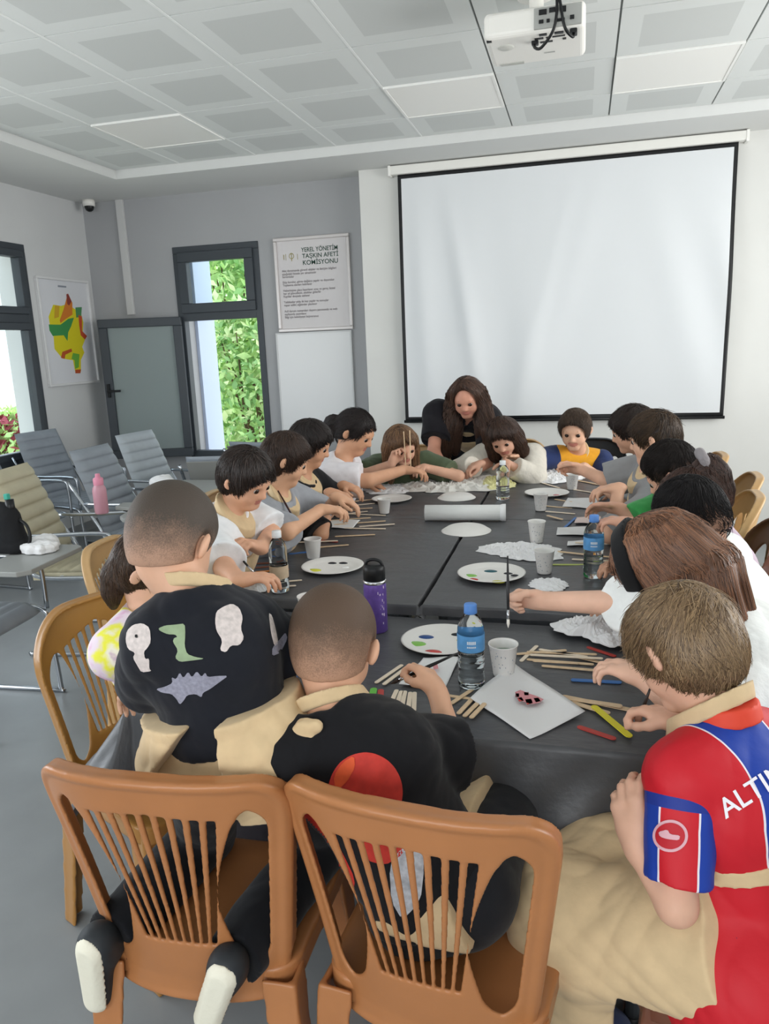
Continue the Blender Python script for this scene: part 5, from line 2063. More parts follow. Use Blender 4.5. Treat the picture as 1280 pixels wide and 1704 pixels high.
def decal(P, bvh, name, pts, material, parent, step=4., off=.0014, soft=1):
    """flat print: outline given where it shows, laid on the cloth surface"""
    from mathutils.geometry import delaunay_2d_cdt
    for _ in range(soft):
        pts = [tuple(np.array(a, float) * (1 - w) + np.array(b, float) * w) for a, b in zip(pts, pts[1:] + pts[:1]) for w in (.2, .8)]
    n = len(pts)
    bd = []
    for i in range(n):
        a, b = np.array(pts[i], float), np.array(pts[(i + 1) % n], float)
        k = max(1, int(np.linalg.norm(b - a) / step))
        for j in range(k):
            bd.append(tuple(a + (b - a) * j / k))
    vs = [Vector(p) for p in bd]
    lo, hi = np.min(bd, 0), np.max(bd, 0)
    poly = np.array(bd)

    def inside(x, y):
        c = False
        j = len(poly) - 1
        for i in range(len(poly)):
            if (poly[i, 1] > y) != (poly[j, 1] > y) and x < (poly[j, 0] - poly[i, 0]) * (y - poly[i, 1]) / (poly[j, 1] - poly[i, 1]) + poly[i, 0]:
                c = not c
            j = i
        return c
    for x in np.arange(lo[0] + step * .5, hi[0], step):
        for y in np.arange(lo[1] + step * .5, hi[1], step):
            if inside(x, y):
                vs.append(Vector((x, y)))
    nb = len(bd)
    v2, _, f2, _, _, _ = delaunay_2d_cdt(vs, [(i, (i + 1) % nb) for i in range(nb)], [list(range(nb))], 1, 1e-4)
    org = Vector((0, 0, CAM_H))
    out, ok = [], []
    for v in v2:
        d = Vector(ray(v[0], v[1])).normalized()
        loc, nrm, _, _ = bvh.ray_cast(org, d)
        if loc is None:
            out.append((0, 0, 0)); ok.append(False)
        else:
            if nrm.dot(d) > 0:
                nrm = -nrm
            out.append(tuple(np.array(loc + nrm * off) - P.base)); ok.append(True)
    fs = [tuple(f) for f in f2 if all(ok[i] for i in f)]
    fs = [f for f in fs if max((Vector(out[f[i]]) - Vector(out[f[i - 1]])).length for i in range(len(f))) < .035]
    if not fs:
        return None
    m = MB().add(out, fs, 0, True)
    return m.build(name, material, parent)
# ------------------------------------------------------------------ the four nearest children
V3 = lambda *a: np.array(a, float)


def ribbon_knot(P, c, spread, parent, r=.014):
    """knot with loops and tails of a cloth tie"""
    pr = [el(c, (r * 1.1, r, r), k=.01)]
    for a in spread:
        a = np.asarray(a, float)
        n = unit(np.cross(a, P.fwd))
        pr.append(rc(c, c + a, r * .55, r * .9, .01, .45, P.fwd))
    me = sdf_mesh('tie_knot', pr, .003, [APRON], noise=.003, nf=60)
    co = np.empty(len(me.vertices) * 3, np.float32); me.vertices.foreach_get('co', co)
    me.vertices.foreach_set('co', (co.reshape(-1, 3) - P.base).astype(np.float32).ravel())
    me.update()
    return link('tie_knot', me, parent)


DARKN = cloth('navy_black', '#1b1d24')
p = person('shaved-headed boy in black dinosaur-print shirt kneeling on the nearest left chair', at(286, 904, 1.40), .193, (-4, 28, 0), V3(-.615, 1.17, .80), -8, B=.88, sk='#d6a88c', h=.004,
           NB=at(318, 988, 1.37), shoulders=(at(264, 1066, 1.36), at(418, 1044, 1.42)),
           hands=dict(L=dict(el=at(254, 1138, 1.45), w=at(222, 1150, 1.60)), R=dict(el=at(468, 1085, 1.47), w=at(520, 1075, 1.66))),
           legs=dict(L=dict(k=V3(-.80, 1.34, .495), a=atz(178, 1568, .462), foot=(-.16, .22, -.95), sole=(-.1, -.97, -.15), fs=.95),
                     R=dict(k=V3(-.53, 1.37, .505), a=atz(384, 1604, .468), foot=(-.38, .20, -.90), sole=(-.05, -.97, -.15), fs=.95)),
           top=dict(mats=[DARKN], sleeve=.85, wide=True, loose=.012, hem=-.06, noise=.012, nf=24),
           bottom=dict(mat=cloth('black_leggings', '#15161a'), len=.90, h=.004), apron=dict(tie=False, si=.007), shoes='#2b2f33',
           hair=dict(fade=True, c='#4b423b', e=.035, n=0, h=.004))
DINO = p
B_ = bvh_of(p, [p.shirt])
PRW = mat('print_pinkish_white', '#cfc4c0', .7, noise=.15, nscale=120)
PRG = mat('print_green', '#93a583', .7, noise=.1, nscale=60)
PRL = mat('print_grey_lilac', '#8f8f9e', .7, noise=.2, nscale=160)
decal(p, B_, 'printed_lion', [(212, 1050), (222, 1040), (238, 1037), (250, 1045), (252, 1068), (246, 1078), (240, 1084), (242, 1096), (249, 1095), (249, 1112), (253, 1116), (236, 1118), (230, 1108), (222, 1094), (226, 1086), (214, 1080), (210, 1066)], PRW, p.shirt)
decal(p, B_, 'printed_lion_face', [(226, 1056), (230, 1056), (231, 1062), (226, 1061)], BLK, p.shirt, 2, .0026)
decal(p, B_, 'printed_dinosaur', [(264, 1046), (276, 1041), (292, 1040), (308, 1038), (309, 1056), (308, 1074), (312, 1088), (326, 1093), (342, 1096), (318, 1099), (300, 1101), (292, 1094), (297, 1082), (288, 1068), (290, 1062), (296, 1060), (292, 1056), (280, 1056), (266, 1050)], PRG, p.shirt)
decal(p, B_, 'printed_stegosaurus', [(260, 1146), (276, 1142), (288, 1136), (286, 1126), (294, 1130), (300, 1118), (306, 1128), (314, 1117), (320, 1127), (328, 1116), (336, 1126), (342, 1118), (346, 1126), (362, 1124), (380, 1124), (366, 1134), (350, 1146), (338, 1152), (336, 1160),
                                       (326, 1154), (312, 1156), (306, 1166), (300, 1172), (294, 1162), (286, 1154), (270, 1152)], PRL, p.shirt)
decal(p, B_, 'printed_spotted_shape', [(360, 1018), (372, 1010), (386, 1005), (398, 1012), (404, 1028), (400, 1046), (406, 1062), (398, 1074), (384, 1074), (376, 1086), (366, 1082), (370, 1066), (360, 1050), (358, 1034)], PRW, p.shirt)
decal(p, B_, 'printed_spotted_shape', [(446, 1020), (452, 1024), (458, 1048), (462, 1070), (456, 1076), (450, 1054)], PRW, p.shirt)
decal(p, B_, 'printed_spotted_shape', [(452, 1078), (466, 1062), (474, 1052), (478, 1062), (466, 1086), (452, 1092)], PRL, p.shirt)
# apron tied round the hips, open at the back
pel = p.PV
ap = [rc(p.PV - p.right * .04, p.PV + p.right * .04, .104, .108, .02, .95, p.fwd), rc(p.hip['L'], p.kn['L'], .085, .082, .03), rc(p.hip['R'], p.kn['R'], .085, .082, .03), rc(p.PV, p.PV + p.up * .12, .118, .116, .02, .84, p.fwd)]


def open_back(D, x, y, z):
    # inverted V opening below the knot
    c = at(345, 1178, 1.27)
    dz = c[2] - z
    X = (x - c[0]) * p.right[0] + (y - c[1]) * p.right[1]
    Yb = (x - c[0]) * p.fwd[0] + (y - c[1]) * p.fwd[1]
    w = .008 + .50 * dz
    v = np.maximum(np.maximum(np.abs(X + dz * .30) - w, -dz), Yb - .06)
    return np.maximum(D, -v)


p.add('apron_wrap', ap, [APRON], hh=.004, inflate=.006, noise=.016, nf=24, seed=21, clip=[(p.PV + p.up * .125, p.up), (V3(0, 0, .60), V3(.0, 0.15, -1))], post=open_back)
kc = at(345, 1182, 1.245)

# ---- boy in the black shirt with a red print
p = person('boy in black shirt with red print seated on the front centre chair', at(554, 1080, 1.42), .203, (5, 26, 0), V3(-.245, 1.20, .54), -4, B=.92, sk='#d8a88a', h=.004,
           NB=at(548, 1182, 1.365), shoulders=(at(468, 1268, 1.34), at(668, 1256, 1.40)),
           hands=dict(L=dict(w=V3(-.47, 1.45, .74), pole=V3(-1, -.3, -.2)),
                      R=dict(el=at(756, 1254, 1.45), w=at(728, 1152, 1.545), d=unit(at(700, 1104, 1.60) - at(728, 1152, 1.545)), n=V3(-.75, .45, -.3), pose='pinch', L=.128)),
           top=dict(mats=[cloth('black_tee', '#17171a')], sleeve=.74, wide=True, loose=.013, hem=.0, noise=.012, nf=24),
           bottom=dict(mat=cloth('dark_shorts', '#1d1e22')), apron=dict(si=.006, sw=.085), shoes='#2b2f33', hair=dict(fade=True, c='#5a483b', e=.04, n=0, h=.004))
RED = p
B_ = bvh_of(p, [p.shirt])
PRR = mat('print_red', '#c2372d', .7, noise=.12, nscale=60)
PRO = mat('print_orange_red', '#d9582f', .7, noise=.1, nscale=50)
PRS = mat('print_silver', '#b9bcc2', .6, noise=.25, nscale=90)
decal(p, B_, 'printed_disc', [(608 + 62 * math.cos(a), 1318 + 66 * math.sin(a)) for a in np.linspace(0, 2 * PI, 28, endpoint=False)], PRR, p.shirt)
decal(p, B_, 'printed_patch', [(556, 1290), (572, 1268), (590, 1257), (592, 1276), (578, 1300), (560, 1316)], PRO, p.shirt, 4, .0026)
decal(p, B_, 'printed_band', [(498, 1352), (520, 1346), (548, 1376), (572, 1420), (592, 1462), (588, 1490), (566, 1478), (530, 1470), (512, 1430), (504, 1400)], PRR, p.shirt)
decal(p, B_, 'printed_band', [(600, 1380), (640, 1376), (680, 1392), (672, 1420), (640, 1440), (610, 1430)], PRR, p.shirt)
decal(p, B_, 'printed_band', [(648, 1440), (668, 1410), (700, 1400), (706, 1440), (700, 1500), (670, 1530), (652, 1500)], PRS, p.shirt)
decal(p, B_, 'printed_band', [(540, 1474), (566, 1482), (592, 1494), (588, 1516), (560, 1506), (544, 1494)], PRS, p.shirt)
ribbon_knot(p, at(506, 1212, 1.30), [(-.016, -.004, -.010), (.022, .0, .006), (.008, -.004, -.020)], p.t, .0065)


# ---- boy in the football shirt
def stripe_mat(name, w, amp, freq, ph=0., inv=False, sleeve=False):
    m = mat(name, '#b92a33', .55, bump=.08, bscale=40, spec=.3)
    nt = m.node_tree
    b = nt.nodes['Principled BSDF']
    au = nt.nodes.new('ShaderNodeAttribute'); au.attribute_name = 'su'
    av = nt.nodes.new('ShaderNodeAttribute'); av.attribute_name = 'sv'

    def mth(op, a, bb=None, c=None):
        n = nt.nodes.new('ShaderNodeMath'); n.operation = op
        for i, v in enumerate((a, bb, c)):
            if v is None:
                continue
            if isinstance(v, (int, float)):
                n.inputs[i].default_value = v
            else:
                nt.links.new(v, n.inputs[i])
        return n.outputs[0]
    wave = mth('MULTIPLY', mth('SINE', mth('MULTIPLY', av.outputs['Fac'], freq)), amp)
    u = mth('DIVIDE', mth('ADD', mth('ADD', au.outputs['Fac'], wave), ph), w)
    fr = mth('FRACT', u)
    fl = mth('FRACT', mth('MULTIPLY', mth('FLOOR', u), .5))
    isb = mth('GREATER_THAN', fl, .25)
    mx = nt.nodes.new('ShaderNodeMix'); mx.data_type = 'RGBA'
    mx.inputs['A'].default_value = lin('#c4202c'); mx.inputs['B'].default_value = lin('#1f3f9e')
    nt.links.new(isb, mx.inputs['Factor'])
    pip = mth('LESS_THAN', mth('MULTIPLY', fr, w), .0035)
    m2 = nt.nodes.new('ShaderNodeMix'); m2.data_type = 'RGBA'
    m2.inputs['B'].default_value = lin('#e4dfe6')
    nt.links.new(mx.outputs['Result'], m2.inputs['A'])
    nt.links.new(pip, m2.inputs['Factor'])
    out = m2.outputs['Result']
    if sleeve:
        # blue band with white edge at the shoulder seam
        bd = mth('COMPARE', av.outputs['Fac'], .034, .010)
        we = mth('COMPARE', av.outputs['Fac'], .022, .0022)
        top = mth('LESS_THAN', av.outputs['Fac'], .022)
        for f, c in ((top, '#c4202c'), (bd, '#24378c'), (we, '#e4dfe6')):
            q = nt.nodes.new('ShaderNodeMix'); q.data_type = 'RGBA'
            nt.links.new(out, q.inputs['A']); nt.links.new(f, q.inputs['Factor'])
            q.inputs['B'].default_value = lin(c)
            out = q.outputs['Result']
    nt.links.new(out, b.inputs['Base Color'])
    return m


def jattr(P, V):
    d = V - P.PV
    return {'su': np.maximum(d @ P.right, -.16) + .5, 'sv': d @ P.up}


def sattr(P, V, s):
    S0, E = P.sh[s], P.el[s]
    a = unit(E - S0)
    # coordinate round the arm, zero on the side turned to the back / outside
    o = unit(-P.fwd * .55 + P.right * (-1 if s == 'L' else 1) * .8)
    o = unit(o - a * (o @ a))
    q = np.cross(a, o)
    d = V - S0
    return {'su': np.arctan2(d @ q, d @ o) * .055 + .5, 'sv': d @ a}


p = person('brown-haired boy in red and blue football shirt at the right front corner', at(1138, 1082, 1.35), .206, (42, 34, 4), V3(.31, 1.25, .525), 46, B=1.06, sk='#d9ab92', h=.004,
           NB=at(1205, 1192, 1.31), shoulders=(at(1134, 1296, 1.25), at(1300, 1240, 1.38)),
           hands=dict(L=dict(el=at(1126, 1506, 1.21), w=at(1060, 1405, 1.27), d=unit(at(1034, 1300, 1.31) - at(1060, 1405, 1.27)), n=V3(.35, .8, -.2), pose='relaxed', L=.145),
                      R=dict(w=at(1132, 1205, 1.40), d=unit(at(1072, 1176, 1.46) - at(1132, 1205, 1.40)), n=V3(.1, -.3, -.9), pose='pinch', pole=V3(.6, .5, -.7), L=.14)),
           legs=dict(L=dict(k=V3(-.005, 1.30, .445), a=V3(.01, 1.30, .09), foot=(-1, .1, 0)), R=dict(k=V3(.05, 1.43, .455), a=V3(.05, 1.44, .09), foot=(-1, .1, 0))),
           top=dict(mats=[stripe_mat('football_stripes', .10, .008, 34., .075)], sleeve_mats=[stripe_mat('football_sleeve', .062, .0, 1., .031, sleeve=True)], split=True, attrs=jattr, sattrs=sattr,
                    sleeve=.70, sr=.76, wide=True, loose=.005, hem=.14, long=True, noise=.008, nf=24, collar=mat('orange_collar', '#d9452f', .6)),
           bottom=dict(mat=cloth('navy_shorts', '#222a4a'), len=.6), apron=dict(tie=True, si=.008, skirt=False), shoes='#2f3a5c',
           hair=dict(c='#5c4633', c2='#a88c69', e=.07, fr=.27, n=9000, ln=.62, h=.004, thick=.0012, nape=-.34, side=-.14, crown=(.02, -.28, .42)))
JER = p
f0 = unit(V3(p.kn['L'][0] - p.hip['L'][0], p.kn['L'][1] - p.hip['L'][1], 0))
ap = [rc(p.PV - p.right * .05, p.PV + p.right * .05, .10, .10, .02, .95, p.fwd), rc(p.hip['L'], p.kn['L'], .082, .065, .03), rc(p.hip['R'], p.kn['R'], .082, .065, .03), rc(p.kn['L'], p.kn['R'], .05, .05, .04),
      rc(p.kn['L'] + f0 * .015, p.kn['L'] * [1, 1, 0] + V3(.05, -.02, .24), .066, .045, .05), rc(p.kn['R'], p.kn['R'] * [1, 1, 0] + V3(0, 0, .25), .07, .05, .05), rc(p.PV, p.PV + p.up * .16, .105, .105, .02, .85, p.fwd)]
p.add('apron_skirt', ap, [APRON], hh=.004, inflate=.010, noise=.018, nf=20, seed=33, clip=[(p.PV + p.up * .155, p.up), (p.PV - p.fwd * .055 + p.right * .0, -p.fwd + p.up * .25)],
      post=lambda D, x, y, z: np.maximum(D, np.minimum(x - .075 + 0 * y, .448 - z - .12 * np.clip(.2 - x, 0, 1))))
ribbon_knot(p, p.PV + p.up * .145 - p.fwd * .135 - p.right * .03, [(.03, -.02, .01), (-.01, -.01, -.09), (.03, -.01, -.10), (-.02, -.01, .01)], p.t, .012)
B_ = bvh_of(p, [p.shirt] + p.sleeves)
# lettering on the back
LETW = mat('print_white', '#eeeaf0', .6)


def lettering_on(P, bvh, txt, a, b, hgt, parent, material):
    """letters laid on the cloth along the photo line a-b"""
    cu = text_mesh('shirt_lettering', txt, 1.0, material, 0, .012)
    bm = bmesh.new()
    bm.from_mesh(cu)
    ww = max(v.co.x for v in bm.verts)
    for ax_, hi in ((0, ww), (1, .8)):
        k = .07
        while k < hi:
            c_ = Vector((k, 0, 0)) if ax_ == 0 else Vector((0, k, 0))
            n_ = Vector((1, 0, 0)) if ax_ == 0 else Vector((0, 1, 0))
            bmesh.ops.bisect_plane(bm, geom=bm.verts[:] + bm.edges[:] + bm.faces[:], plane_co=c_, plane_no=n_)
            k += .07
    bm.to_mesh(cu)
    bm.free()
    co = np.array([v.co for v in cu.vertices])
    fs = [tuple(f.vertices) for f in cu.polygons]
    bpy.data.meshes.remove(cu)
    w = co[:, 0].max()
    a, b = np.array(a, float), np.array(b, float)
    dx = (b - a) / w
    dy = unit(np.array([(b - a)[1], -(b - a)[0]])) * hgt / .72
    out = []
    org = Vector((0, 0, CAM_H))
    for c in co:
        q = a + dx * c[0] + dy * c[1]
        d = Vector(ray(q[0], q[1])).normalized()
        loc, nrm, _, _ = bvh.ray_cast(org, d)
        if loc is None:
            loc, nrm = org + d * 1.1, -d
        if nrm.dot(d) > 0:
            nrm = -nrm
        out.append(tuple(np.array(loc + nrm * .0022) - P.base))
    return MB().add(out, fs, 0, True).build('shirt_lettering', material, parent)


lettering_on(p, B_, 'ALTIN', (1208, 1362), (1312, 1296), 34, p.shirt, LETW)


def ring_pts(cx, cy, rx, ry, n=26):
    return [(cx + rx * math.cos(a), cy + ry * math.sin(a)) for a in np.linspace(0, 2 * PI, n, endpoint=False)]


em = mat('print_rose_white', '#d9a9b2', .6)
decal(p, B_, 'round_emblem', ring_pts(1116, 1391, 29, 27), em, p.sleeves[0], 3, .0014)
decal(p, B_, 'round_emblem_field', ring_pts(1116, 1391, 24, 22), mat('print_crimson', '#b8202c', .6), p.sleeves[0], 3, .0022)
decal(p, B_, 'round_emblem_bar', [(1098, 1384), (1112, 1380), (1116, 1388), (1132, 1390), (1130, 1398), (1112, 1396), (1100, 1392)], em, p.sleeves[0], 2, .0030)

# ---- long-haired girl
HCg = at(1108, 948, 1.74)
p = person('girl with long brown hair and black headband reaching out with a brush', HCg, .236, (74, 34, 0), V3(.60, 1.78, .55), 84, B=1.08, sk='#e0b49c', h=.0045,
           hands=dict(R=dict(el=at(1052, 1004, 1.74), w=at(905, 1000, 1.90), d=V3(-1, .12, .02), n=V3(-.1, -.9, -.35), pose='fist', L=.135),
                      L=dict(w=at(1072, 1128, 1.58), d=unit(at(1015, 1106, 1.63) - at(1072, 1128, 1.58)), n=V3(0, 0, -1), pose='relaxed', pole=V3(.6, -.6, -.3))),
           top=dict(mats=[cloth('white_knit', '#e6e8e6', bump=.2, bscale=70)], sleeve=1.0, loose=.016), bottom=dict(mat=JEANS), apron=dict(), shoes='#d8d8d8')
LH = p
Hh = p.H
hx = lambda x, y, z: Hh(x, y, z)
dn = V3(0, 0, -1)
locks = []
for sx, y0, out in ((.30, -.05, .06), (.22, -.30, .09), (0, -.40, .10), (-.20, -.34, .09), (-.31, -.12, .06), (.34, .06, .03), (-.34, .05, .03)):
    a = hx(sx, y0, .18)
    b = hx(sx * 1.15, y0 - .10, -.15)
    c = b + V3(.035, 0, -.13) + (p.right * sx * .05)
    d = c + V3(.03, -.0, -.17)
    d2 = d + V3(.02, .0, -.10)
    locks.append([(hx(sx * .35, y0 * .5 - .05, .50), .012), (hx(sx * .8, y0 * .8, .40), .022), (a, .022), (b, .036), (c, .040), (d, .036), (d2, .018)])
make_hair(p, c='#452e23', c2='#a06f50', e=.06, fr=.28, n=4200, ln=.9, locks=locks, h=.005, nape=-.34, side=-.2, thick=.0013, nl=800, curl=1.2, crown=(0, .05, .5))
p.add('headband', [el(Hh(0, -.03, .12), V3(.345 + .15, .425 + .12, .375 + .14) * p.hs, p.R, .01)], [cloth('black_band', '#121214')], hh=.004,
      clip=[(Hh(0, .30, .2), p.R @ unit((0, 1, .15))), (Hh(0, .12, .2), -(p.R @ unit((0, 1, .15)))), (Hh(0, 0, -.12), p.R @ V3(0, 0, -1.))])
# ------------------------------------------------------------------ children along the left side
S1, S2, S3 = '#dcae95', '#cf9c7c', '#c99b80'
WHT = cloth('white_tee', '#e9eaec')
FWD_R, FWD_L = -90, 90


def on_w(u, v, d):
    return at(u, v, d)


TIE = None
# girl in the tie-dye top, mostly hidden by the kneeling boy
tie = cloth('tie_dye', '#e2d6dd')
_nt = tie.node_tree
_r = [n for n in _nt.nodes if n.type == 'VALTORGB'][0]
_n = [n for n in _nt.nodes if n.type == 'TEX_NOISE'][0]
_n.inputs['Scale'].default_value = 9
_r.color_ramp.interpolation = 'EASE'
_r.color_ramp.elements[0].position, _r.color_ramp.elements[0].color = .30, lin('#d98fc0')
_r.color_ramp.elements[1].position, _r.color_ramp.elements[1].color = .72, lin('#b9d8d2')
for q, c in ((.42, '#e7d7e2'), (.50, '#ecea4e'), (.58, '#f0ecd8'), (.64, '#b88fb8')):
    _r.color_ramp.elements.new(q).color = lin(c)
p = person('girl in pink and yellow tie-dye top half hidden behind the kneeling boy', at(252, 946, 1.97), .195, (-78, 26, 0), V3(-1.08, 1.74, .53), -100, B=.98, sk=S1, h=.005,
           NB=at(244, 1010, 1.97), hands=dict(L=dict(w=V3(-.93, 1.93, .80)), R=dict(w=V3(-.80, 1.80, .80))),
           top=dict(mats=[tie], sleeve=1.0, wide=True, loose=.018, noise=.006), bottom=dict(mat=cloth('grey_leggings', '#5c5860')), apron=dict(), shoes='#c9c4c8')
hx = p.H
make_hair(p, c='#2c2019', c2='#5a4333', e=.05, n=2600, ln=.7, locks=[[(hx(.0, -.34, .0), .032), (hx(.1, -.40, -.25), .028), (hx(.15, -.34, -.45), .022), (hx(.16, -.26, -.62), .012)]], nape=-.36, side=-.16, thick=.001)

# boy in white with beige apron, three quarter face
p = person('dark-haired boy in white shirt and beige apron at the left side holding a brush', at(410, 798, 2.5), .188, (-104, 26, 3), V3(-1.33, 2.32, .54), -78, B=1.08, sk='#d9a688', h=.005,
           NB=at(378, 856, 2.52),
           hands=dict(R=dict(el=at(374, 945, 2.28), w=at(398, 966, 2.20), d=unit(at(425, 962, 2.2) - at(398, 966, 2.20)), n=V3(0, 0, -1), pose='relaxed'),
                      L=dict(w=at(432, 912, 2.46), el=at(452, 888, 2.62), d=unit(at(396, 898, 2.38) - at(432, 912, 2.46)), n=V3(-.2, 0, -1), pose='grip')),
           top=dict(mats=[WHT], sleeve=.7, wide=True, loose=.014), bottom=dict(mat=JEANS), apron=dict(bw=.1), shoes='#3a3d46',
           hair=dict(c='#1d1715', c2='#3a2c26', e=.075, fr=.275, n=2600, ln=.55, nape=-.26, side=-.08, curl=.8, crown=(0, -.15, .48)))
WB = p
# boy in grey
p = person('boy in grey shirt, second thin boy along the left side bending over his sticks', at(476, 766, 3.0), .195, (-66, 22, 0), V3(-1.36, 2.82, .54), -80, B=1.06, sk='#d8a888', h=.005,
           NB=at(462, 828, 3.02),
           hands=dict(R=dict(el=at(478, 885, 2.78), w=at(535, 848, 2.95), d=V3(1, .3, -.05), n=V3(0, 0, -1), pose='pinch'), L=dict(w=at(560, 828, 3.12), d=V3(.9, .1, -.3), pose='relaxed')),
           top=dict(mats=[cloth('grey_tee', '#9a9da3')], sleeve=.8, loose=.014), bottom=dict(mat=DARKT), apron=dict(bw=.06), shoes='#3a3d46',
           hair=dict(c='#2b1f1a', c2='#4c382d', e=.07, n=2600, ln=.5, nape=-.32, side=-.12))
# boy in black
p = person('boy in black shirt with white lettering behind the grey shirted boy', at(517, 740, 3.42), .195, (-80, 20, 0), V3(-1.38, 3.26, .54), -82, B=1.06, sk=S2, h=.0055,
           NB=at(503, 800, 3.44), hands=dict(R=dict(w=at(550, 820, 3.3), d=V3(1, 0, -.2), pose='pinch'), L=dict(w=at(572, 808, 3.5), d=V3(1, -.2, -.2))),
           top=dict(mats=[cloth('black_tee', '#17171a')], sleeve=.8, loose=.012), bottom=dict(mat=DARKT), apron=dict(bw=.07), shoes='#3a3d46',
           hair=dict(c='#161212', c2='#332824', e=.075, n=2600, ln=.45, nape=-.26, side=-.06))
# teenage girl with ponytail
p = person('girl with black ponytail and white shirt reaching across from the left far side', at(592, 720, 3.85), .215, (-98, 26, 0), V3(-1.42, 3.68, .58), -84, B=1.22, sk=S2, h=.0055,
           NB=at(570, 768, 3.86), shw=.125,
           hands=dict(R=dict(el=at(612, 800, 3.72), w=at(672, 782, 3.95), d=V3(1, .25, -.1), n=V3(0, 0, -1), pose='relaxed'), L=dict(w=V3(-1.16, 4.0, .80))),
           top=dict(mats=[cloth('white_blouse', '#e4dfe2')], sleeve=.62, wide=True, loose=.014), bottom=dict(mat=JEANS, h=.008), shoes='#d8d8d8')
hx = p.H
make_hair(p, c='#141012', c2='#2e2422', e=.045, n=2600, ln=.6, nape=-.30, side=-.06, fr=.29, crown=(0, .3, .40),
          locks=[[(hx(0, -.42, .05), .030), (hx(0, -.62, -.06), .040), (hx(0, -.66, -.32), .036), (hx(0, -.56, -.62), .014)]], nl=300)

# girl at the far left corner holding sticks
GRN = cloth('olive_green', '#55614a')
p = person('girl with long light brown hair at the far left corner holding up sticks', at(668, 742, 4.2), .205, (-140, 22, 6), V3(-1.04, 4.60, .55), -172, B=1.06, sk='#d9a98f', h=.0055,
           hands=dict(R=dict(w=at(652, 772, 4.12), d=unit(at(672, 716, 4.1) - at(652, 772, 4.12)), n=V3(.8, -.5, 0), pose='grip'), L=dict(w=at(706, 778, 4.2), d=V3(-.1, -.8, .1), pose='pinch')),
           top=dict(mats=[GRN], sleeve=.6, loose=.012), bottom=dict(mat=JEANS, h=.008), apron=dict(), shoes='#d8d8d8')
hx = p.H
make_hair(p, c='#4a352a', c2='#a07a58', e=.06, n=2600, ln=.8, nape=-.34, side=-.18, curl=1.,
          locks=[[(hx(sx, y, .16), .032), (hx(sx * 1.12, y - .02, -.2), .036), (hx(sx * 1.15, y + .05, -.62), .034), (hx(sx * 1.1, y + .12, -.98), .016)] for sx, y in ((.31, .02), (-.31, .02), (.2, -.30), (-.2, -.30), (0, -.38))], nl=160)

# standing teacher bending over the far end
p = person('woman with long wavy brown hair in a black top bending over the far table end', at(777, 662, 4.55), .225, (178, 26, 3), V3(-.66, 5.02, .93), 180, B=1.30, sk='#c9917a', h=.006,
           NB=at(778, 690, 4.72), shoulders=(at(812, 700, 4.70), at(728, 690, 4.68)),
           hands=dict(R=dict(el=at(722, 752, 4.55), w=at(738, 778, 4.38), d=V3(.2, -.7, -.4), n=V3(0, 0, -1), pose='pinch'), L=dict(el=at(818, 765, 4.55), w=at(782, 788, 4.36), d=V3(-.6, -.4, -.3), n=V3(0, 0, -1), pose='pinch')),
           legs=dict(L=dict(k=V3(-.54, 5.06, .50), a=V3(-.54, 5.10, .09), foot=(0, -1, 0)), R=dict(k=V3(-.78, 5.06, .50), a=V3(-.80, 5.12, .09), foot=(0, -1, 0))),
           top=dict(mats=[cloth('black_blouse', '#17151a')], sleeve=.55, wide=True, loose=.012), bottom=dict(mat=DARKT, h=.008), apron=dict(tie=False, skirt=False), shoes='#202024')
hx = p.H
dn = V3(0, 0, -1)
lk_ = []
for sx, y, w in ((.36, .02, 1.0), (.34, -.15, 1.1), (-.36, .02, 1.0), (-.34, -.15, 1.1), (.22, -.32, 1.0), (-.22, -.32, 1.0)):
    a = hx(sx, y, .18)
    b = hx(sx * 1.22, y + .06, -.20)
    c = b + dn * .15 + p.R[:, 0] * sx * .10 + V3(0, -.04, 0)
    d = c + dn * .17 + p.R[:, 0] * sx * .02 + V3(0, -.0, 0)
    lk_.append([(a, .030), (b, .036), (c, .040), (d, .020)])
make_hair(p, c='#2e211c', c2='#6a4c3c', e=.055, fr=.40, face=(.33, .36, .44), bang=1.05, n=2600, ln=.9, nape=-.36, side=-.2, locks=lk_, nl=260, wav=.010, curl=1., crown=(.02, .05, .5), thick=.0013)

# girl with head down
p = person('girl with dark brown hair and lowered head right of the woman', at(838, 728, 4.38), .21, (176, 30, 12), V3(-.42, 4.86, .55), 178, B=1.05, sk='#d4a48c', h=.0055,
           hands=dict(R=dict(w=at(800, 772, 4.3), d=V3(-.7, -.5, -.2), pose='pinch'), L=dict(w=at(842, 770, 4.25), d=V3(0, -1, -.1))),
           top=dict(mats=[cloth('cream_knit', '#d8d2c6', bump=.25, bscale=80)], sleeve=1.5, loose=.016), bottom=dict(mat=JEANS, h=.008), shoes='#c8c8c8')
hx = p.H
make_hair(p, c='#2a1d17', c2='#594033', e=.065, n=2600, ln=.8, nape=-.36, side=-.2, curl=1.,
          locks=[[(hx(sx, y, .16), .032), (hx(sx * 1.2, y, -.2), .038), (hx(sx * 1.3, y + .02, -.50), .034), (hx(sx * 1.2, y + .05, -.8), .014)] for sx, y in ((.31, .04), (-.31, .04), (.24, -.28), (-.24, -.28))], nl=160)

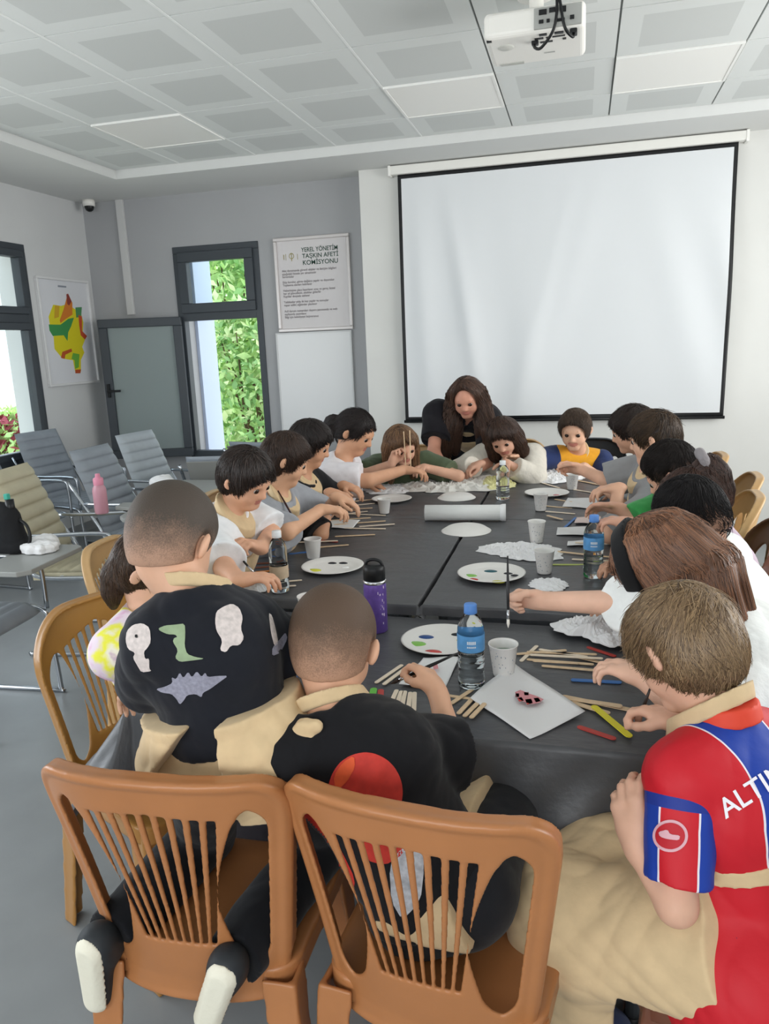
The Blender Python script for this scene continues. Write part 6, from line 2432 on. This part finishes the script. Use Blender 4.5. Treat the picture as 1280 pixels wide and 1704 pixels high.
# boy at the far end in yellow and navy
YEL = cloth('yellow_navy', '#e0a030')
NAVY = cloth('navy_sleeve', '#27355f')
p = person('boy in yellow shirt with navy sleeves at the far end before the screen', at(957, 716, 4.46), .222, (170, 16, 0), V3(.02, 4.86, .56), 176, B=1.08, sk='#dcae92', h=.0055,
           NB=at(962, 752, 4.62), shoulders=(at(1000, 768, 4.62), at(924, 760, 4.6)),
           hands=dict(R=dict(el=at(888, 768, 4.5), w=at(866, 760, 4.42), d=V3(-.9, -.4, .1), n=V3(0, -.4, -.9), pose='relaxed'), L=dict(w=at(972, 776, 4.4), d=V3(-.5, -.8, 0), pose='grip')),
           top=dict(mats=[YEL], sleeve_mats=[NAVY], split=True, attrs=lambda P, V: {}, sattrs=lambda P, V, s: {}, sleeve=1.1, loose=.012), bottom=dict(mat=DARKT, h=.008), shoes='#30343c',
           apron=dict(bw=.06, tie=False),
           hair=dict(c='#3a2d24', c2='#5d4a3c', e=.06, fr=.34, n=2600, ln=.4, nape=-.28, side=-.06))

# ------------------------------------------------------------------ children along the right side
GREY2 = cloth('grey_marl', '#8f8f90')
p = person('boy with short brown hair and grey shirt seen in profile on the right side', at(1088, 730, 3.05), .205, (72, 10, 0), V3(.46, 3.34, .54), 84, B=1.08, sk='#dbab90', h=.005,
           NB=at(1082, 788, 3.06),
           hands=dict(R=dict(el=at(1010, 800, 3.28), w=at(968, 782, 3.42), d=V3(-.9, .3, .15), n=V3(0, -.8, -.5), pose='grip'), L=dict(w=at(1030, 812, 3.0), d=V3(-1, 0, -.1))),
           top=dict(mats=[GREY2], sleeve=.8, wide=True, loose=.014), bottom=dict(mat=DARKT), apron=dict(bw=.07), shoes='#30343c',
           hair=dict(c='#2e231d', c2='#55412f', e=.06, n=2600, ln=.35, nape=-.30, side=-.08))
p = person('child with dark hair hidden behind the grey shirted boy on the right', at(1052, 716, 3.52), .205, (80, 16, 0), V3(.48, 3.82, .54), 84, B=1.02, sk=S3, h=.006,
           top=dict(mats=[cloth('black_tee', '#17171a')], sleeve=.8), bottom=dict(mat=DARKT, h=.008), shoes='#30343c', hands=dict(L=dict(w=V3(.16, 3.72, .79)), R=dict(w=V3(.14, 3.9, .79))),
           hair=dict(c='#1d1614', c2='#3a2c26', e=.07, n=2600, ln=.4))
GREEN = cloth('green_sweater', '#3f9a52')
p = person('boy in green sweater with dark cropped hair on the right side', at(1120, 790, 2.6), .195, (74, 30, 0), V3(.45, 2.82, .54), 80, B=1.06, sk='#d9a58c', h=.005,
           NB=at(1128, 842, 2.62),
           hands=dict(R=dict(el=at(1068, 868, 2.72), w=at(1030, 846, 2.74), d=V3(-1, .15, .05), n=V3(0, -.5, -.8), pose='relaxed'), L=dict(el=at(1092, 890, 2.42), w=at(1050, 872, 2.46), d=V3(-.9, .3, .1), n=V3(0, 0, -1), pose='relaxed')),
           top=dict(mats=[GREEN], sleeve=.95, wide=True, loose=.016), bottom=dict(mat=DARKT), apron=dict(), shoes='#30343c',
           hair=dict(fade=True, c='#1f1917', e=.06, n=2600, ln=.2, thick=.0008))
p = person('girl with dark brown hair in a bun with a grey scrunchie on the right side', at(1150, 836, 2.3), .190, (82, 32, 0), V3(.46, 2.44, .54), 84, B=1.06, sk=S3, h=.005,
           top=dict(mats=[cloth('lilac_top', '#b8a6b4')], sleeve=.9), bottom=dict(mat=DARKT), apron=dict(), shoes='#d8d8d8', hands=dict(R=dict(w=V3(.15, 2.52, .80)), L=dict(w=V3(.16, 2.38, .80))))
hx = p.H
make_hair(p, c='#2a1c18', c2='#5a4036', e=.05, n=2600, ln=.7, nape=-.34, side=-.12, crown=(0, -.3, .45),
          locks=[[(hx(0, -.36, .36), .026), (hx(.0, -.52, .40), .030), (hx(.0, -.58, .20), .028), (hx(0, -.54, -.06), .022), (hx(0, -.48, -.3), .010)]], nl=260)
ml = MB().lathe([(.026 + .015 * math.cos(a), .015 * math.sin(a)) for a in np.linspace(0, 2 * PI, 14)], n=22)
so = link('scrunchie', ml.mesh('scrunchie', cloth('grey_scrunchie', '#8b8688', bump=.4, bscale=120)), p.t, hx(0, -.50, .50) - p.base)
so.rotation_euler = (0, math.radians(60), 0)
MB().box(-.02, .02, -.003, .003, -.008, .008).build('hair_clip', mat('clip_pale', '#cfc8cc', .3), p.t, hx(-.36, .12, .22) - p.base, bevel=.002)
WT2 = cloth('white_sweatshirt', '#e8ebe8')
p = person('boy with cropped black hair and white shirt seen from behind at right', at(1154, 866, 1.98), .188, (62, 34, 0), V3(.47, 2.04, .54), 76, B=1.06, sk='#cfa085', h=.005,
           NB=at(1180, 925, 2.0),
           top=dict(mats=[WT2], sleeve=1.4, wide=True, loose=.018), bottom=dict(mat=DARKT), apron=dict(tie=False), shoes='#30343c', hands=dict(R=dict(w=V3(.13, 2.14, .80)), L=dict(w=V3(.17, 1.98, .80))),
           hair=dict(fade=True, c='#1a1718', e=.07, n=2600, ln=.3, thick=.0008))

# ------------------------------------------------------------------ their chairs
def chair_for(label, x, y, rz, m=BROWN, rnd=True):
    return plastic_chair(label, x, y, math.radians(rz), material=m, rnd=rnd)


chair_for('tan plastic chair under the boy in white at the left', -1.44, 2.36, -88, TAN)
chair_for('tan plastic chair under the boy in grey at the left', -1.46, 2.84, -88, TAN)
chair_for('tan plastic chair under the boy in black at the left', -1.47, 3.28, -88, TAN)
chair_for('tan plastic chair under the ponytail girl at the left', -1.52, 3.70, -88, TAN)
chair_for('tan plastic chair under the girl holding up sticks at the far corner', -1.04, 4.68, 180, TAN)
chair_for('tan plastic chair under the girl with lowered head at the far end', -.42, 4.94, 180, TAN)
plastic_chair('black plastic chair behind the boy in yellow at the far end', .06, 4.95, math.radians(176), material=BLKP, rnd=True)
chair_for('tan plastic chair under the hidden child at the far right', .54, 3.84, 88, TAN)
chair_for('tan plastic chair under the profile boy, its round back against the white wall', .45, 3.38, 88, TAN)
chair_for('dark brown plastic chair under the boy in green on the right side', .43, 2.86, 86, DARKB)
chair_for('tan plastic chair under the girl with the bun at right', .50, 2.40, 84, TAN)
chair_for('brown plastic chair under the white shirted boy on the right', .50, 1.98, 80, DARKB)
chair_for('empty tan plastic chair standing at the far right table corner', .50, 4.50, 92, TAN)
chair_for('brown plastic chair under the long-haired girl at right', .66, 1.74, 82, BROWN)


# ------------------------------------------------------------------ brushes held in hands
def brush(label, a, b, tip='#3a2c26', handle='#151515', r=.0035):
    """a = handle end, b = bristle tip (world points)"""
    a, b = np.asarray(a, float), np.asarray(b, float)
    L = np.linalg.norm(b - a)
    d = (b - a) / L
    t = thing('paint_brush', label, 'paint brush', tuple((a + b) / 2))
    c = (a + b) / 2
    MB().tube([a - c, a + d * L * .45 - c, a + d * L * .76 - c], [r * .55, r * 1.15, r * .95], 10).build('handle', mat('brush_handle_' + handle, handle, .35), t)
    MB().tube([a + d * L * .75 - c, a + d * L * .88 - c], [r * 1.0, r * 1.05], 10).build('ferrule', mat('steel', '#c9ccd0', .25, metal=1), t)
    MB().tube([a + d * L * .875 - c, a + d * L * .94 - c, b - c], [r * 1.0, r * 1.15, r * .2], 10).build('bristles', mat('bristle_' + tip, tip, .7), t)


brush('black paint brush held by the boy in the black printed shirt', at(764, 1086, 1.62), at(650, 1138, 1.60))
brush('thin paint brush held upright by the long-haired girl', at(845, 925, 1.88), at(846, 1045, 1.86), '#e8e4da', '#2a2a2c')
brush('paint brush held by the boy in the football shirt', at(1082, 1146, 1.44), at(1057, 1216, 1.50), '#efece6', '#241a16')
brush('black paint brush held by the dark-haired boy in white', at(362, 884, 2.36), at(430, 962, 2.30), '#e6e2d8', '#1a1a1a')
brush('paint brush held by the boy in grey', at(462, 815, 2.98), at(492, 868, 2.90), '#e9e6de', '#3a1a1a')
for i, (u0, v0, u1, v1) in enumerate(((672, 718, 676, 786), (682, 716, 684, 786))):
    A, Bq = at(u0, v0, 4.08), at(u1, v1, 4.10)
    o = MB().bar((0, 0, 0), Bq - A, .012, .003).build('craft_stick', STK, None, A)
    tag(o, 'plain wooden stick held upright by the girl at the far left corner', 'craft stick', 'sticks held upright')
